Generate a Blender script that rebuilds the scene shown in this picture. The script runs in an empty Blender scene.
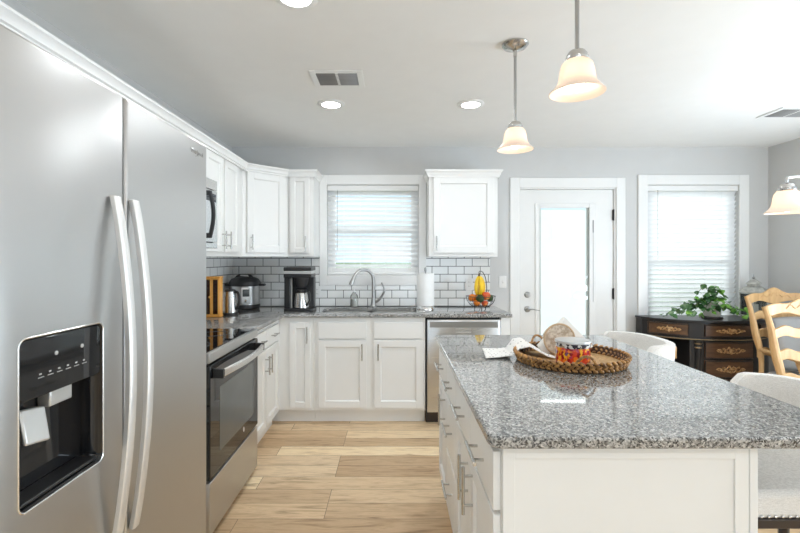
import bpy, bmesh, math, random
from mathutils import Vector, Matrix

random.seed(7)
PI = math.pi
S = bpy.context.scene
COL = S.collection

# ---------------------------------------------------------------- camera
cd = bpy.data.cameras.new('camera')
cd.sensor_fit = 'HORIZONTAL'; cd.sensor_width = 36.0
cd.lens = 450.0 / 800.0 * 36.0
cd.shift_x = 6.0 / 800.0
cd.shift_y = -8.5 / 800.0
cd.clip_start = 0.02; cd.clip_end = 300
cam = bpy.data.objects.new('camera', cd); COL.objects.link(cam)
cam.location = (0, 0, 1.375); cam.rotation_euler = (PI / 2, 0, 0)
S.camera = cam

# ---------------------------------------------------------------- world, exposure
W = bpy.data.worlds.new('sky'); S.world = W; W.use_nodes = True
wn = W.node_tree.nodes; wl = W.node_tree.links; wn.clear()
wo = wn.new('ShaderNodeOutputWorld'); wb = wn.new('ShaderNodeBackground')
tc = wn.new('ShaderNodeTexCoord'); sx = wn.new('ShaderNodeSeparateXYZ'); rp = wn.new('ShaderNodeValToRGB')
rp.color_ramp.elements[0].position = 0.0; rp.color_ramp.elements[0].color = (0.70, 0.84, 1.0, 1)
rp.color_ramp.elements[1].position = 0.55; rp.color_ramp.elements[1].color = (0.42, 0.66, 1.0, 1)
wl.new(tc.outputs['Generated'], sx.inputs[0]); wl.new(sx.outputs['Z'], rp.inputs[0])
wl.new(rp.outputs[0], wb.inputs['Color']); wb.inputs['Strength'].default_value = 0.78
wl.new(wb.outputs[0], wo.inputs[0])
vs = S.view_settings
vs.view_transform = 'Standard'; vs.look = 'None'; vs.gamma = 1.0; vs.use_curve_mapping = False
vs.exposure = 0.80
S.cycles.max_bounces = 14; S.cycles.diffuse_bounces = 10; S.cycles.glossy_bounces = 4
S.cycles.transparent_max_bounces = 16

def area(name, loc, rot, sx_, sy_, energy, color=(1, 1, 1), shape='RECTANGLE', spread=None):
    l = bpy.data.lights.new(name, 'AREA'); l.shape = shape; l.size = sx_
    if shape in ('RECTANGLE', 'ELLIPSE'): l.size_y = sy_
    l.energy = energy; l.color = color
    if spread: l.spread = spread
    o = bpy.data.objects.new(name, l); COL.objects.link(o)
    o.location = loc; o.rotation_euler = rot
    return o
# fill light added at an invented opening far behind the camera
area('fill_light_rear', (1.0, -7.12, 1.2), (PI / 2, 0, 0), 3.6, 2.1, 42, (0.72, 0.87, 1.0))
# unseen lamps added at invented side openings to brighten the room
area('fill_light_right', (3.53, 1.6, 1.05), (0, math.radians(132), 0), 1.0, 2.2, 53, (0.78, 0.90, 1.0))
area('fill_light_left', (-1.49, -3.0, 1.15), (0, math.radians(-125), 0), 1.0, 1.8, 14, (0.72, 0.87, 1.0))
# very soft sun lamp added beyond the back wall to backlight the blinds
sl = bpy.data.lights.new('backlight_sun', 'SUN'); sl.energy = 3.7; sl.angle = math.radians(70); sl.color = (1, 0.98, 0.95)
so_ = bpy.data.objects.new('backlight_sun', sl); COL.objects.link(so_); so_.rotation_euler = (math.radians(-52), 0, 0); so_.location = (0, 8, 6)
CAN_W = 3.6
BULB_W = 0.9

# ---------------------------------------------------------------- materials
MATS = {}
def base(name):
    m = bpy.data.materials.new(name); m.use_nodes = True
    n = m.node_tree.nodes; p = n['Principled BSDF']
    MATS[name] = m
    return m, n, m.node_tree.links, p
def setp(p, **k):
    for a, v in k.items():
        a = a.replace('_', ' ')
        if a in p.inputs:
            p.inputs[a].default_value = v if not (isinstance(v, tuple) and len(v) == 3) else (*v, 1)
def coord(n, l, scale=(1, 1, 1), loc=(0, 0, 0), rot=(0, 0, 0), kind='Object'):
    t = n.new('ShaderNodeTexCoord'); mp = n.new('ShaderNodeMapping')
    mp.inputs['Scale'].default_value = scale; mp.inputs['Location'].default_value = loc; mp.inputs['Rotation'].default_value = rot
    l.new(t.outputs[kind], mp.inputs[0]); return mp.outputs[0]
def noise(n, l, v, scale, detail=3, rough=0.5):
    t = n.new('ShaderNodeTexNoise'); t.inputs['Scale'].default_value = scale
    t.inputs['Detail'].default_value = detail; t.inputs['Roughness'].default_value = rough
    l.new(v, t.inputs['Vector']); return t
def ramp(n, l, src, stops, interp='LINEAR'):
    r = n.new('ShaderNodeValToRGB'); r.color_ramp.interpolation = interp
    e = r.color_ramp.elements
    while len(e) < len(stops): e.new(0.5)
    for el, (p, c) in zip(e, stops):
        el.position = p; el.color = (*c, 1) if len(c) == 3 else c
    l.new(src, r.inputs[0]); return r
def mixc(n, l, a, b, fac, mode='MIX'):
    m = n.new('ShaderNodeMix'); m.data_type = 'RGBA'; m.blend_type = mode
    for sock, v in ((m.inputs[0], fac), (m.inputs[6], a), (m.inputs[7], b)):
        if hasattr(v, 'is_output'): l.new(v, sock)
        elif isinstance(v, tuple): sock.default_value = (*v, 1) if len(v) == 3 else v
        else: sock.default_value = v
    return m.outputs[2]
def bump(n, l, p, h, strength, dist=0.01):
    b = n.new('ShaderNodeBump'); b.inputs['Strength'].default_value = strength; b.inputs['Distance'].default_value = dist
    l.new(h, b.inputs['Height']); l.new(b.outputs[0], p.inputs['Normal'])

def plain(name, col, rough=0.5, metal=0.0, var=0.04, nscale=8.0, bmp=0.0, bscale=200.0, **k):
    m, n, l, p = base(name)
    v = coord(n, l); t = noise(n, l, v, nscale)
    a = tuple(max(0, c * (1 - var)) for c in col); b = tuple(min(1, c * (1 + var)) for c in col)
    r = ramp(n, l, t.outputs[0], [(0.3, a), (0.7, b)])
    l.new(r.outputs[0], p.inputs['Base Color'])
    setp(p, Roughness=rough, Metallic=metal, **k)
    if bmp:
        t2 = noise(n, l, v, bscale, 2); bump(n, l, p, t2.outputs[0], bmp, 0.002)
    return m
plain('wall_paint', (0.60, 0.60, 0.594), 0.6, var=0.01, bmp=0.05)
plain('ceiling_paint', (0.84, 0.84, 0.83), 0.8, var=0.01, bmp=0.1, bscale=120)
plain('white_trim', (0.82, 0.82, 0.81), 0.35, var=0.01)
plain('cabinet_white', (0.80, 0.80, 0.785), 0.33, var=0.008)
plain('nickel', (0.56, 0.55, 0.53), 0.24, 1.0)
plain('nickel_dark', (0.40, 0.395, 0.385), 0.32, 1.0)
plain('chrome', (0.75, 0.75, 0.75), 0.12, 1.0)
plain('black_gloss', (0.012, 0.012, 0.013), 0.06)
plain('black_glass', (0.01, 0.01, 0.011), 0.03)
plain('black_plastic', (0.02, 0.02, 0.021), 0.38)
plain('dark_gap', (0.015, 0.015, 0.015), 0.7)
plain('grey_plastic', (0.30, 0.30, 0.30), 0.4)
plain('silver_plastic', (0.62, 0.62, 0.61), 0.35, 0.6)
plain('white_plastic', (0.82, 0.82, 0.81), 0.3, var=0.01)
plain('paper', (0.86, 0.86, 0.85), 0.9, bmp=0.25, bscale=90)
plain('napkin_paper', (0.84, 0.83, 0.80), 0.9)
plain('yellow_banana', (0.86, 0.56, 0.02), 0.45, var=0.1, nscale=18)
plain('brown_stem', (0.10, 0.055, 0.02), 0.7)
plain('orange_peel', (0.80, 0.22, 0.015), 0.45, bmp=0.3, bscale=260)
plain('avocado_skin', (0.035, 0.075, 0.015), 0.5, bmp=0.5, bscale=160)
plain('dark_wood', (0.035, 0.025, 0.02), 0.35)
plain('black_lacquer', (0.018, 0.016, 0.016), 0.28)
plain('gilt', (0.50, 0.36, 0.20), 0.35, 0.5)
plain('pot_glaze', (0.75, 0.73, 0.67), 0.3, nscale=14, var=0.1)
plain('soil', (0.04, 0.025, 0.015), 0.95)
plain('vine', (0.10, 0.20, 0.05), 0.6)
plain('pewter', (0.50, 0.50, 0.47), 0.4, 0.6, var=0.3, nscale=30)
plain('grey_cushion', (0.33, 0.325, 0.315), 0.95, bmp=0.4, bscale=220)
plain('wax', (0.8, 0.76, 0.70), 0.5)
plain('grass', (0.09, 0.15, 0.04), 0.95, var=0.4, nscale=1.3)
plain('burner_mark', (0.16, 0.16, 0.16), 0.2)
plain('display_grey', (0.10, 0.11, 0.11), 0.12)
plain('tan_rim', (0.50, 0.36, 0.22), 0.6)
plain('satin_steel', (0.80, 0.795, 0.785), 0.42, 0.75, var=0.01)
plain('wicker_gap_shade', (0.05, 0.02, 0.008), 0.8)
plain('hinge_black', (0.015, 0.015, 0.015), 0.5, 0.3)

def stainless(name, col, rough, axis='z'):
    m, n, l, p = base(name)
    sc = {'z': (260, 260, 3), 'y': (260, 3, 260), 'x': (3, 260, 260)}[axis]
    v = coord(n, l, sc); t = noise(n, l, v, 1.0, 2)
    r = ramp(n, l, t.outputs[0], [(0.3, tuple(c * 0.99 for c in col)), (0.7, col)])
    l.new(r.outputs[0], p.inputs['Base Color'])
    r2 = ramp(n, l, t.outputs[0], [(0.3, (rough * 0.97,) * 3), (0.7, (rough * 1.04,) * 3)])
    l.new(r2.outputs[0], p.inputs['Roughness'])
    setp(p, Metallic=1.0)
stainless('stainless', (0.55, 0.548, 0.543), 0.36, 'y')
stainless('stainless_x', (0.62, 0.615, 0.605), 0.28, 'x')
stainless('stainless_bright', (0.74, 0.735, 0.725), 0.26, 'z')

def fabric(name, c1, c2, scale=320):
    m, n, l, p = base(name)
    v = coord(n, l); t = noise(n, l, v, scale, 2, 0.7)
    v2 = coord(n, l, (1, 1, 8)); t2 = noise(n, l, v2, scale * 0.35, 2)
    f = mixc(n, l, t.outputs[0], t2.outputs[0], 0.5)
    r = ramp(n, l, f, [(0.38, c1), (0.62, c2)]); l.new(r.outputs[0], p.inputs['Base Color'])
    setp(p, Roughness=0.95, Sheen_Weight=0.2); bump(n, l, p, t.outputs[0], 0.35, 0.002)
fabric('linen', (0.64, 0.62, 0.59), (0.84, 0.82, 0.79))

# granite: random grey crystals
m, n, l, p = base('granite')
v0 = coord(n, l); nz = noise(n, l, v0, 90, 3)
vm = n.new('ShaderNodeVectorMath'); vm.operation = 'SCALE'; vm.inputs['Scale'].default_value = 0.012
l.new(nz.outputs['Color'], vm.inputs[0])
va = n.new('ShaderNodeVectorMath'); va.operation = 'ADD'; l.new(v0, va.inputs[0]); l.new(vm.outputs[0], va.inputs[1])
def voro(scale):
    vo = n.new('ShaderNodeTexVoronoi'); vo.inputs['Scale'].default_value = scale; l.new(va.outputs[0], vo.inputs['Vector'])
    s_ = n.new('ShaderNodeSeparateColor'); l.new(vo.outputs['Color'], s_.inputs[0]); return s_.outputs[0]
g1 = ramp(n, l, voro(205), [(0.0, (0.008, 0.008, 0.009)), (0.26, (0.025, 0.025, 0.026)), (0.34, (0.19, 0.187, 0.178)), (0.64, (0.35, 0.343, 0.327)), (1.0, (0.68, 0.665, 0.635))])
g2 = ramp(n, l, voro(380), [(0.0, (0.012, 0.012, 0.012)), (0.35, (0.07, 0.07, 0.07)), (0.7, (0.26, 0.258, 0.252)), (1.0, (0.66, 0.655, 0.64))])
gc = mixc(n, l, g1.outputs[0], g2.outputs[0], 0.30)
l.new(gc, p.inputs['Base Color']); setp(p, Roughness=0.05, Specular_IOR_Level=0.6, Coat_Weight=0.45, Coat_Roughness=0.03)

# subway tile: 'u' runs along the wall, 'z' up
def tile(name, horiz, u0):
    m, n, l, p = base(name)
    t = n.new('ShaderNodeTexCoord'); s_ = n.new('ShaderNodeSeparateXYZ'); c_ = n.new('ShaderNodeCombineXYZ')
    l.new(t.outputs['Object'], s_.inputs[0])
    ad = n.new('ShaderNodeMath'); ad.operation = 'ADD'; ad.inputs[1].default_value = -u0 + 30 * 0.1545
    l.new(s_.outputs[horiz], ad.inputs[0]); l.new(ad.outputs[0], c_.inputs[0])
    az = n.new('ShaderNodeMath'); az.operation = 'ADD'; az.inputs[1].default_value = -0.9135
    l.new(s_.outputs['Z'], az.inputs[0]); l.new(az.outputs[0], c_.inputs[1])
    b = n.new('ShaderNodeTexBrick'); l.new(c_.outputs[0], b.inputs['Vector'])
    b.inputs['Scale'].default_value = 1.0; b.inputs['Brick Width'].default_value = 0.1545
    b.inputs['Row Height'].default_value = 0.0764; b.inputs['Mortar Size'].default_value = 0.0032
    b.inputs['Mortar Smooth'].default_value = 0.15
    b.inputs['Color1'].default_value = (0.84, 0.845, 0.835, 1); b.inputs['Color2'].default_value = (0.88, 0.885, 0.875, 1)
    b.inputs['Mortar'].default_value = (0.11, 0.11, 0.105, 1)
    l.new(b.outputs['Color'], p.inputs['Base Color'])
    r = ramp(n, l, b.outputs['Fac'], [(0, (0.10,) * 3), (1, (0.8,) * 3)]); l.new(r.outputs[0], p.inputs['Roughness'])
    iv = n.new('ShaderNodeMath'); iv.operation = 'SUBTRACT'; iv.inputs[0].default_value = 1.0; l.new(b.outputs['Fac'], iv.inputs[1])
    bump(n, l, p, iv.outputs[0], 0.5, 0.003)
tile('subway_tile_back', 'X', 0.751)
tile('subway_tile_left', 'Y', 4.33)

# oak planks running along X
m, n, l, p = base('oak_floor')
v = coord(n, l, loc=(0.37, 0.06, 0))
b = n.new('ShaderNodeTexBrick'); l.new(v, b.inputs['Vector'])
b.inputs['Scale'].default_value = 1.0; b.inputs['Brick Width'].default_value = 1.22; b.inputs['Row Height'].default_value = 0.152
b.offset = 0.37; b.offset_frequency = 3
b.inputs['Mortar Size'].default_value = 0.0016; b.inputs['Mortar Smooth'].default_value = 0.3
b.inputs['Color1'].default_value = (0, 0, 0, 1); b.inputs['Color2'].default_value = (1, 1, 1, 1); b.inputs['Mortar'].default_value = (0.5, 0.5, 0.5, 1)
pc = ramp(n, l, b.outputs['Color'], [(0.0, (0.58, 0.40, 0.235)), (0.35, (0.75, 0.555, 0.345)), (0.6, (0.83, 0.645, 0.425)), (0.8, (0.97, 0.775, 0.50)), (1.0, (0.99, 0.83, 0.57))])
# grain shifted from plank to plank
sh = n.new('ShaderNodeVectorMath'); sh.operation = 'MULTIPLY_ADD'
l.new(b.outputs['Color'], sh.inputs[0]); sh.inputs[1].default_value = (7, 13, 3)
l.new(coord(n, l, (1.6, 14, 1)), sh.inputs[2])
gt = noise(n, l, sh.outputs[0], 2.2, 6, 0.62); gt.inputs['Distortion'].default_value = 0.7
gr = ramp(n, l, gt.outputs[0], [(0.30, (0.48, 0.42, 0.36)), (0.43, (0.82, 0.78, 0.74)), (0.55, (1, 1, 1)), (0.63, (0.80, 0.77, 0.73)), (0.75, (0.95, 0.94, 0.92))])
oc = mixc(n, l, pc.outputs[0], gr.outputs[0], 0.92, 'MULTIPLY')
oc2 = mixc(n, l, oc, (0.16, 0.10, 0.06), b.outputs['Fac'])
l.new(oc2, p.inputs['Base Color']); setp(p, Roughness=0.42)
bump(n, l, p, gt.outputs[0], 0.06, 0.003)

def wood(name, c1, c2, stretch=(3, 3, 22), rough=0.4):
    m, n, l, p = base(name)
    v = coord(n, l, stretch); t = noise(n, l, v, 1.5, 5, 0.6); t.inputs['Distortion'].default_value = 0.6
    r = ramp(n, l, t.outputs[0], [(0.3, c1), (0.7, c2)]); l.new(r.outputs[0], p.inputs['Base Color'])
    setp(p, Roughness=rough)
wood('honey_wood', (0.50, 0.29, 0.12), (0.68, 0.44, 0.21), (20, 20, 4))
wood('orange_wood', (0.68, 0.30, 0.05), (0.86, 0.43, 0.09), (30, 30, 4), 0.35)
wood('drawer_walnut', (0.06, 0.030, 0.016), (0.15, 0.075, 0.036), (3, 12, 20), 0.3)
wood('wicker', (0.07, 0.025, 0.007), (0.60, 0.31, 0.09), (28, 28, 40), 0.5)
wood('wicker_base', (0.30, 0.16, 0.06), (0.62, 0.42, 0.20), (60, 60, 20), 0.6)

# painted scroll flourish on the desk drawers
m, n, l, p = base('scroll_paint')
v = coord(n, l); t = noise(n, l, v, 38, 3, 0.6)
r = ramp(n, l, t.outputs[0], [(0.35, (0.16, 0.08, 0.03)), (0.5, (0.42, 0.23, 0.09)), (0.68, (0.62, 0.42, 0.20))])
l.new(r.outputs[0], p.inputs['Base Color']); setp(p, Roughness=0.4)

# apple: yellow-red blush
m, n, l, p = base('apple_skin')
v = coord(n, l); t = noise(n, l, v, 16, 3)
r = ramp(n, l, t.outputs[0], [(0.35, (0.62, 0.05, 0.02)), (0.52, (0.75, 0.16, 0.03)), (0.68, (0.85, 0.48, 0.10))])
l.new(r.outputs[0], p.inputs['Base Color']); setp(p, Roughness=0.3)

# autumn leaf pattern printed on the candle jar
m, n, l, p = base('autumn_print')
v = coord(n, l); nz = noise(n, l, v, 40, 3)
vm = n.new('ShaderNodeVectorMath'); vm.operation = 'MULTIPLY_ADD'; l.new(nz.outputs['Color'], vm.inputs[0]); vm.inputs[1].default_value = (0.02,) * 3; l.new(v, vm.inputs[2])
vo = n.new('ShaderNodeTexVoronoi'); vo.inputs['Scale'].default_value = 80; l.new(vm.outputs[0], vo.inputs['Vector'])
s_ = n.new('ShaderNodeSeparateColor'); l.new(vo.outputs['Color'], s_.inputs[0])
r = ramp(n, l, s_.outputs[0], [(0, (0.28, 0.015, 0.02)), (0.2, (0.62, 0.05, 0.02)), (0.42, (0.78, 0.20, 0.02)), (0.62, (0.85, 0.42, 0.03)), (0.8, (0.40, 0.05, 0.10)), (0.92, (0.16, 0.10, 0.20))], 'CONSTANT')
l.new(r.outputs[0], p.inputs['Base Color']); setp(p, Roughness=0.12, Coat_Weight=0.5)
m, n, l, p = base('dark_print')
v = coord(n, l); vo = n.new('ShaderNodeTexVoronoi'); vo.inputs['Scale'].default_value = 90; l.new(v, vo.inputs['Vector'])
s_ = n.new('ShaderNodeSeparateColor'); l.new(vo.outputs['Color'], s_.inputs[0])
r = ramp(n, l, s_.outputs[0], [(0, (0.03, 0.02, 0.03)), (0.5, (0.35, 0.25, 0.15)), (0.75, (0.6, 0.58, 0.55))], 'CONSTANT')
l.new(r.outputs[0], p.inputs['Base Color']); setp(p, Roughness=0.2)

# pressed pattern on the napkin holder disc
m, n, l, p = base('stamped_clay')
v = coord(n, l); t = noise(n, l, v, 70, 3)
r = ramp(n, l, t.outputs[0], [(0.4, (0.42, 0.33, 0.24)), (0.6, (0.68, 0.60, 0.49))]); l.new(r.outputs[0], p.inputs['Base Color'])
setp(p, Roughness=0.7); bump(n, l, p, t.outputs[0], 0.6, 0.004)

# white cloth with little dark stitches
m, n, l, p = base('stitched_cloth')
v = coord(n, l, (1, 1, 0))
vo = n.new('ShaderNodeTexVoronoi'); vo.inputs['Scale'].default_value = 42; vo.inputs['Randomness'].default_value = 0.25
l.new(coord(n, l, (1.3, 0.7, 0)), vo.inputs['Vector'])
r = ramp(n, l, vo.outputs['Distance'], [(0.14, (0.20, 0.19, 0.18)), (0.20, (0.82, 0.81, 0.79))])
l.new(r.outputs[0], p.inputs['Base Color']); setp(p, Roughness=0.95)
t = noise(n, l, coord(n, l), 300, 2); bump(n, l, p, t.outputs[0], 0.4, 0.002)

# leaves
def leafmat(name, c1, c2, edge):
    m, n, l, p = base(name)
    v = coord(n, l); t = noise(n, l, v, 26, 2)
    r = ramp(n, l, t.outputs[0], [(0.35, c1), (0.55, c2), (0.72, edge)]); l.new(r.outputs[0], p.inputs['Base Color'])
    setp(p, Roughness=0.4)
leafmat('leaf_dark', (0.02, 0.07, 0.02), (0.05, 0.15, 0.035), (0.30, 0.38, 0.24))
leafmat('leaf_bright', (0.10, 0.30, 0.03), (0.20, 0.46, 0.06), (0.34, 0.55, 0.14))

def glassmix(name, tint=(1, 1, 1), spec=0.03, rough=0.0):
    m, n, l, p = base(name); n.remove(p)
    o = n['Material Output']; tr = n.new('ShaderNodeBsdfTransparent'); gl = n.new('ShaderNodeBsdfGlossy'); mx = n.new('ShaderNodeMixShader')
    tr.inputs[0].default_value = (*tint, 1); gl.inputs['Roughness'].default_value = rough
    fr = n.new('ShaderNodeFresnel'); fr.inputs[0].default_value = 1.5
    l.new(fr.outputs[0], mx.inputs[0]); l.new(tr.outputs[0], mx.inputs[1]); l.new(gl.outputs[0], mx.inputs[2]); l.new(mx.outputs[0], o.inputs[0])
glassmix('window_glass', (0.97, 0.99, 0.98))
glassmix('clear_plastic', (0.86, 0.87, 0.86), rough=0.05)
glassmix('dark_pane', (0.45, 0.30, 0.18), rough=0.03)

def translucent(name, col, frac, rough=0.5):
    m, n, l, p = base(name)
    o = n['Material Output']; tr = n.new('ShaderNodeBsdfTranslucent'); tr.inputs[0].default_value = (*col, 1); mx = n.new('ShaderNodeMixShader'); mx.inputs[0].default_value = frac
    v = coord(n, l); t = noise(n, l, v, 10); r = ramp(n, l, t.outputs[0], [(0.3, tuple(c * 0.98 for c in col)), (0.7, col)])
    l.new(r.outputs[0], p.inputs['Base Color']); setp(p, Roughness=rough)
    l.new(p.outputs[0], mx.inputs[1]); l.new(tr.outputs[0], mx.inputs[2]); l.new(mx.outputs[0], o.inputs[0])
translucent('blind_slat', (0.93, 0.94, 0.95), 0.37)
translucent('frosted_shade', (0.93, 0.83, 0.74), 0.32, 0.35)

def emit(name, col, strength):
    m, n, l, p = base(name); setp(p, Base_Color=col, Emission_Color=col, Emission_Strength=strength, Roughness=0.5)
emit('bulb_glow', (1.0, 0.93, 0.82), 4.2)
emit('can_glow', (1.0, 0.97, 0.92), 14.0)

# ---------------------------------------------------------------- mesh builder
class MB:
    def __init__(s, M=None):
        s.bm = bmesh.new(); s.M = M
    def _p(s, v):
        v = Vector(v); return s.M @ v if s.M is not None else v
    def vs(s, pts): return [s.bm.verts.new(s._p(q)) for q in pts]
    def face(s, vl):
        try: s.bm.faces.new(vl)
        except ValueError: pass
    def box(s, x0, x1, y0, y1, z0, z1):
        v = s.vs([(x, y, z) for x in (x0, x1) for y in (y0, y1) for z in (z0, z1)])
        for f in ((0, 1, 3, 2), (4, 6, 7, 5), (0, 4, 5, 1), (2, 3, 7, 6), (0, 2, 6, 4), (1, 5, 7, 3)):
            s.face([v[i] for i in f])
        return s
    def prism(s, poly, a0, a1, axis='z'):
        f = {'z': lambda p, a: (p[0], p[1], a), 'y': lambda p, a: (p[0], a, p[1]), 'x': lambda p, a: (a, p[0], p[1])}[axis]
        A = s.vs([f(p, a0) for p in poly]); B = s.vs([f(p, a1) for p in poly]); k = len(poly)
        s.face(A); s.face(B[::-1])
        for i in range(k): s.face([A[i], A[(i + 1) % k], B[(i + 1) % k], B[i]])
        return s
    def tube(s, pts, r, seg=10, closed=False, caps=True, flat=1.0, up=None):
        P = [Vector(q) for q in pts]; N = len(P)
        rr = r if isinstance(r, (list, tuple)) else [r] * N
        T = []
        for i in range(N):
            if closed: t = P[(i + 1) % N] - P[i - 1]
            else: t = P[min(i + 1, N - 1)] - P[max(i - 1, 0)]
            T.append(t.normalized() if t.length > 1e-9 else Vector((0, 0, 1)))
        ref = Vector(up) if up else (Vector((0, 0, 1)) if abs(T[0].z) < 0.9 else Vector((1, 0, 0)))
        u = (ref - T[0] * ref.dot(T[0])).normalized(); rings = []
        for i in range(N):
            if up:
                u = (ref - T[i] * ref.dot(T[i])).normalized()
            else:
                u = (u - T[i] * u.dot(T[i]));
                u = u.normalized() if u.length > 1e-6 else Vector((1, 0, 0))
            w = T[i].cross(u)
            rings.append(s.vs([P[i] + (u * math.cos(2 * PI * k / seg) * flat + w * math.sin(2 * PI * k / seg)) * rr[i] for k in range(seg)]))
        for i in range(N if closed else N - 1):
            A, B = rings[i], rings[(i + 1) % N]
            for k in range(seg): s.face([A[k], A[(k + 1) % seg], B[(k + 1) % seg], B[k]])
        if caps and not closed: s.face(rings[0][::-1]); s.face(rings[-1])
        return s
    def cyl(s, p0, p1, r0, r1=None, seg=20): return s.tube([p0, p1], [r0, r0 if r1 is None else r1], seg)
    def lathe(s, prof, c=(0, 0, 0), seg=28, axis='z', cap=True):
        rings = []
        for r, h in prof:
            q = []
            for k in range(seg):
                a = 2 * PI * k / seg; x, y = r * math.cos(a), r * math.sin(a)
                d = {'z': (x, y, h), 'y': (x, h, y), 'x': (h, x, y)}[axis]
                q.append((c[0] + d[0], c[1] + d[1], c[2] + d[2]))
            rings.append(s.vs(q))
        for A, B in zip(rings, rings[1:]):
            for k in range(seg): s.face([A[k], A[(k + 1) % seg], B[(k + 1) % seg], B[k]])
        if cap: s.face(rings[0][::-1]); s.face(rings[-1])
        return s
    def ball(s, c, r, seg=12, rings=8, rot=None):
        r = r if isinstance(r, (tuple, list)) else (r, r, r)
        c = Vector(c); R = rot if rot is not None else Matrix.Identity(3); rows = []
        for i in range(1, rings):
            th = PI * i / rings
            rows.append(s.vs([c + R @ Vector((r[0] * math.sin(th) * math.cos(2 * PI * k / seg), r[1] * math.sin(th) * math.sin(2 * PI * k / seg), r[2] * math.cos(th))) for k in range(seg)]))
        t, bt = s.vs([c + R @ Vector((0, 0, r[2])), c + R @ Vector((0, 0, -r[2]))])
        for A, B in zip(rows, rows[1:]):
            for k in range(seg): s.face([A[k], B[k], B[(k + 1) % seg], A[(k + 1) % seg]])
        for k in range(seg):
            s.face([t, rows[0][k], rows[0][(k + 1) % seg]]); s.face([bt, rows[-1][(k + 1) % seg], rows[-1][k]])
        return s
    def grid(s, fn, nu, nv, closed_u=False):
        G = [s.vs([fn(i / nu, j / nv) for j in range(nv + 1)]) for i in range(nu if closed_u else nu + 1)]
        for i in range(nu):
            A, B = G[i], G[(i + 1) % len(G)]
            for j in range(nv): s.face([A[j], B[j], B[j + 1], A[j + 1]])
        return s
    def build(s, name, mat, parent=None, loc=None, bevel=0, seg=2, smooth=35, solid=0, subsurf=0):
        bmesh.ops.recalc_face_normals(s.bm, faces=s.bm.faces)
        off = Vector((0, 0, 0))
        r = parent
        while r is not None:
            off = off + r.location; r = r.parent
        if loc is not None: off = off + Vector(loc)
        if off.length > 0: bmesh.ops.translate(s.bm, verts=s.bm.verts, vec=-off)
        me = bpy.data.meshes.new(name); s.bm.to_mesh(me); s.bm.free()
        me.materials.append(MATS[mat])
        if smooth:
            me.polygons.foreach_set('use_smooth', [True] * len(me.polygons))
            me.set_sharp_from_angle(angle=math.radians(smooth))
        o = bpy.data.objects.new(name, me); COL.objects.link(o)
        if parent is not None: o.parent = parent
        if loc is not None: o.location = loc
        if solid:
            md = o.modifiers.new('solid', 'SOLIDIFY'); md.thickness = solid; md.offset = 0
        if subsurf:
            md = o.modifiers.new('sub', 'SUBSURF'); md.levels = subsurf; md.render_levels = subsurf
        if bevel:
            md = o.modifiers.new('bevel', 'BEVEL'); md.width = bevel; md.segments = seg; md.limit_method = 'ANGLE'; md.angle_limit = math.radians(40)
            md.harden_normals = False
        return o

def tag(o, label=None, cat=None, group=None, kind=None):
    if label: o['label'] = label
    if cat: o['category'] = cat
    if group: o['group'] = group
    if kind: o['kind'] = kind
    return o
def thing(name, label, cat, loc=(0, 0, 0), group=None, kind=None):
    o = bpy.data.objects.new(name, None); o.empty_display_size = 0.05; COL.objects.link(o); o.location = loc
    return tag(o, label, cat, group, kind)
def structure(o): o['kind'] = 'structure'; return o
def copy_tree(o, parent=None):
    c = o.copy(); COL.objects.link(c)
    if parent is not None: c.parent = parent
    for ch in list(o.children): copy_tree(ch, c)
    return c
def cut(o, cutters):
    """subtract solid meshes from an object and keep the result as its mesh"""
    for mb in cutters:
        c = mb.build('cutter', 'dark_gap', smooth=0)
        md = o.modifiers.new('cut', 'BOOLEAN'); md.operation = 'DIFFERENCE'; md.object = c; md.solver = 'EXACT'
        # the cutter is in world space, like the objects being cut
        if o.parent is None and o.location.length == 0: pass
        else:
            off = o.location.copy(); r = o.parent
            while r is not None: off += r.location; r = r.parent
            c.data.transform(Matrix.Translation(-off)); c.data.transform(Matrix.Translation(off))
        bpy.context.view_layer.update()
        dg = bpy.context.evaluated_depsgraph_get()
        me = bpy.data.meshes.new_from_object(o.evaluated_get(dg))
        old = o.data; o.modifiers.clear(); o.data = me
        bpy.data.objects.remove(c)
    me = o.data
    me.polygons.foreach_set('use_smooth', [True] * len(me.polygons)); me.set_sharp_from_angle(angle=math.radians(35))
    return o
def rrect(x0, x1, y0, y1, r, k=6):
    out = []
    for cx, cy, a0 in ((x1 - r, y1 - r, 0), (x0 + r, y1 - r, PI / 2), (x0 + r, y0 + r, PI), (x1 - r, y0 + r, 1.5 * PI)):
        for i in range(k + 1):
            a = a0 + PI / 2 * i / k; out.append((cx + r * math.cos(a), cy + r * math.sin(a)))
    return out
def arc(c, r, a0, a1, k, plane='xz'):
    o = []
    for i in range(k + 1):
        a = a0 + (a1 - a0) * i / k; x, y = r * math.cos(a), r * math.sin(a)
        d = {'xz': (x, 0, y), 'xy': (x, y, 0), 'yz': (0, x, y)}[plane]
        o.append((c[0] + d[0], c[1] + d[1], c[2] + d[2]))
    return o
def smoothpath(pts, k=6):
    P = [Vector(p) for p in pts]; out = []
    for i in range(len(P) - 1):
        p0, p1, p2, p3 = P[max(i - 1, 0)], P[i], P[i + 1], P[min(i + 2, len(P) - 1)]
        for j in range(k):
            t = j / k
            out.append(0.5 * ((2 * p1) + (p2 - p0) * t + (2 * p0 - 5 * p1 + 4 * p2 - p3) * t * t + (3 * p1 - p0 - 3 * p2 + p3) * t ** 3))
    out.append(P[-1]); return out

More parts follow.
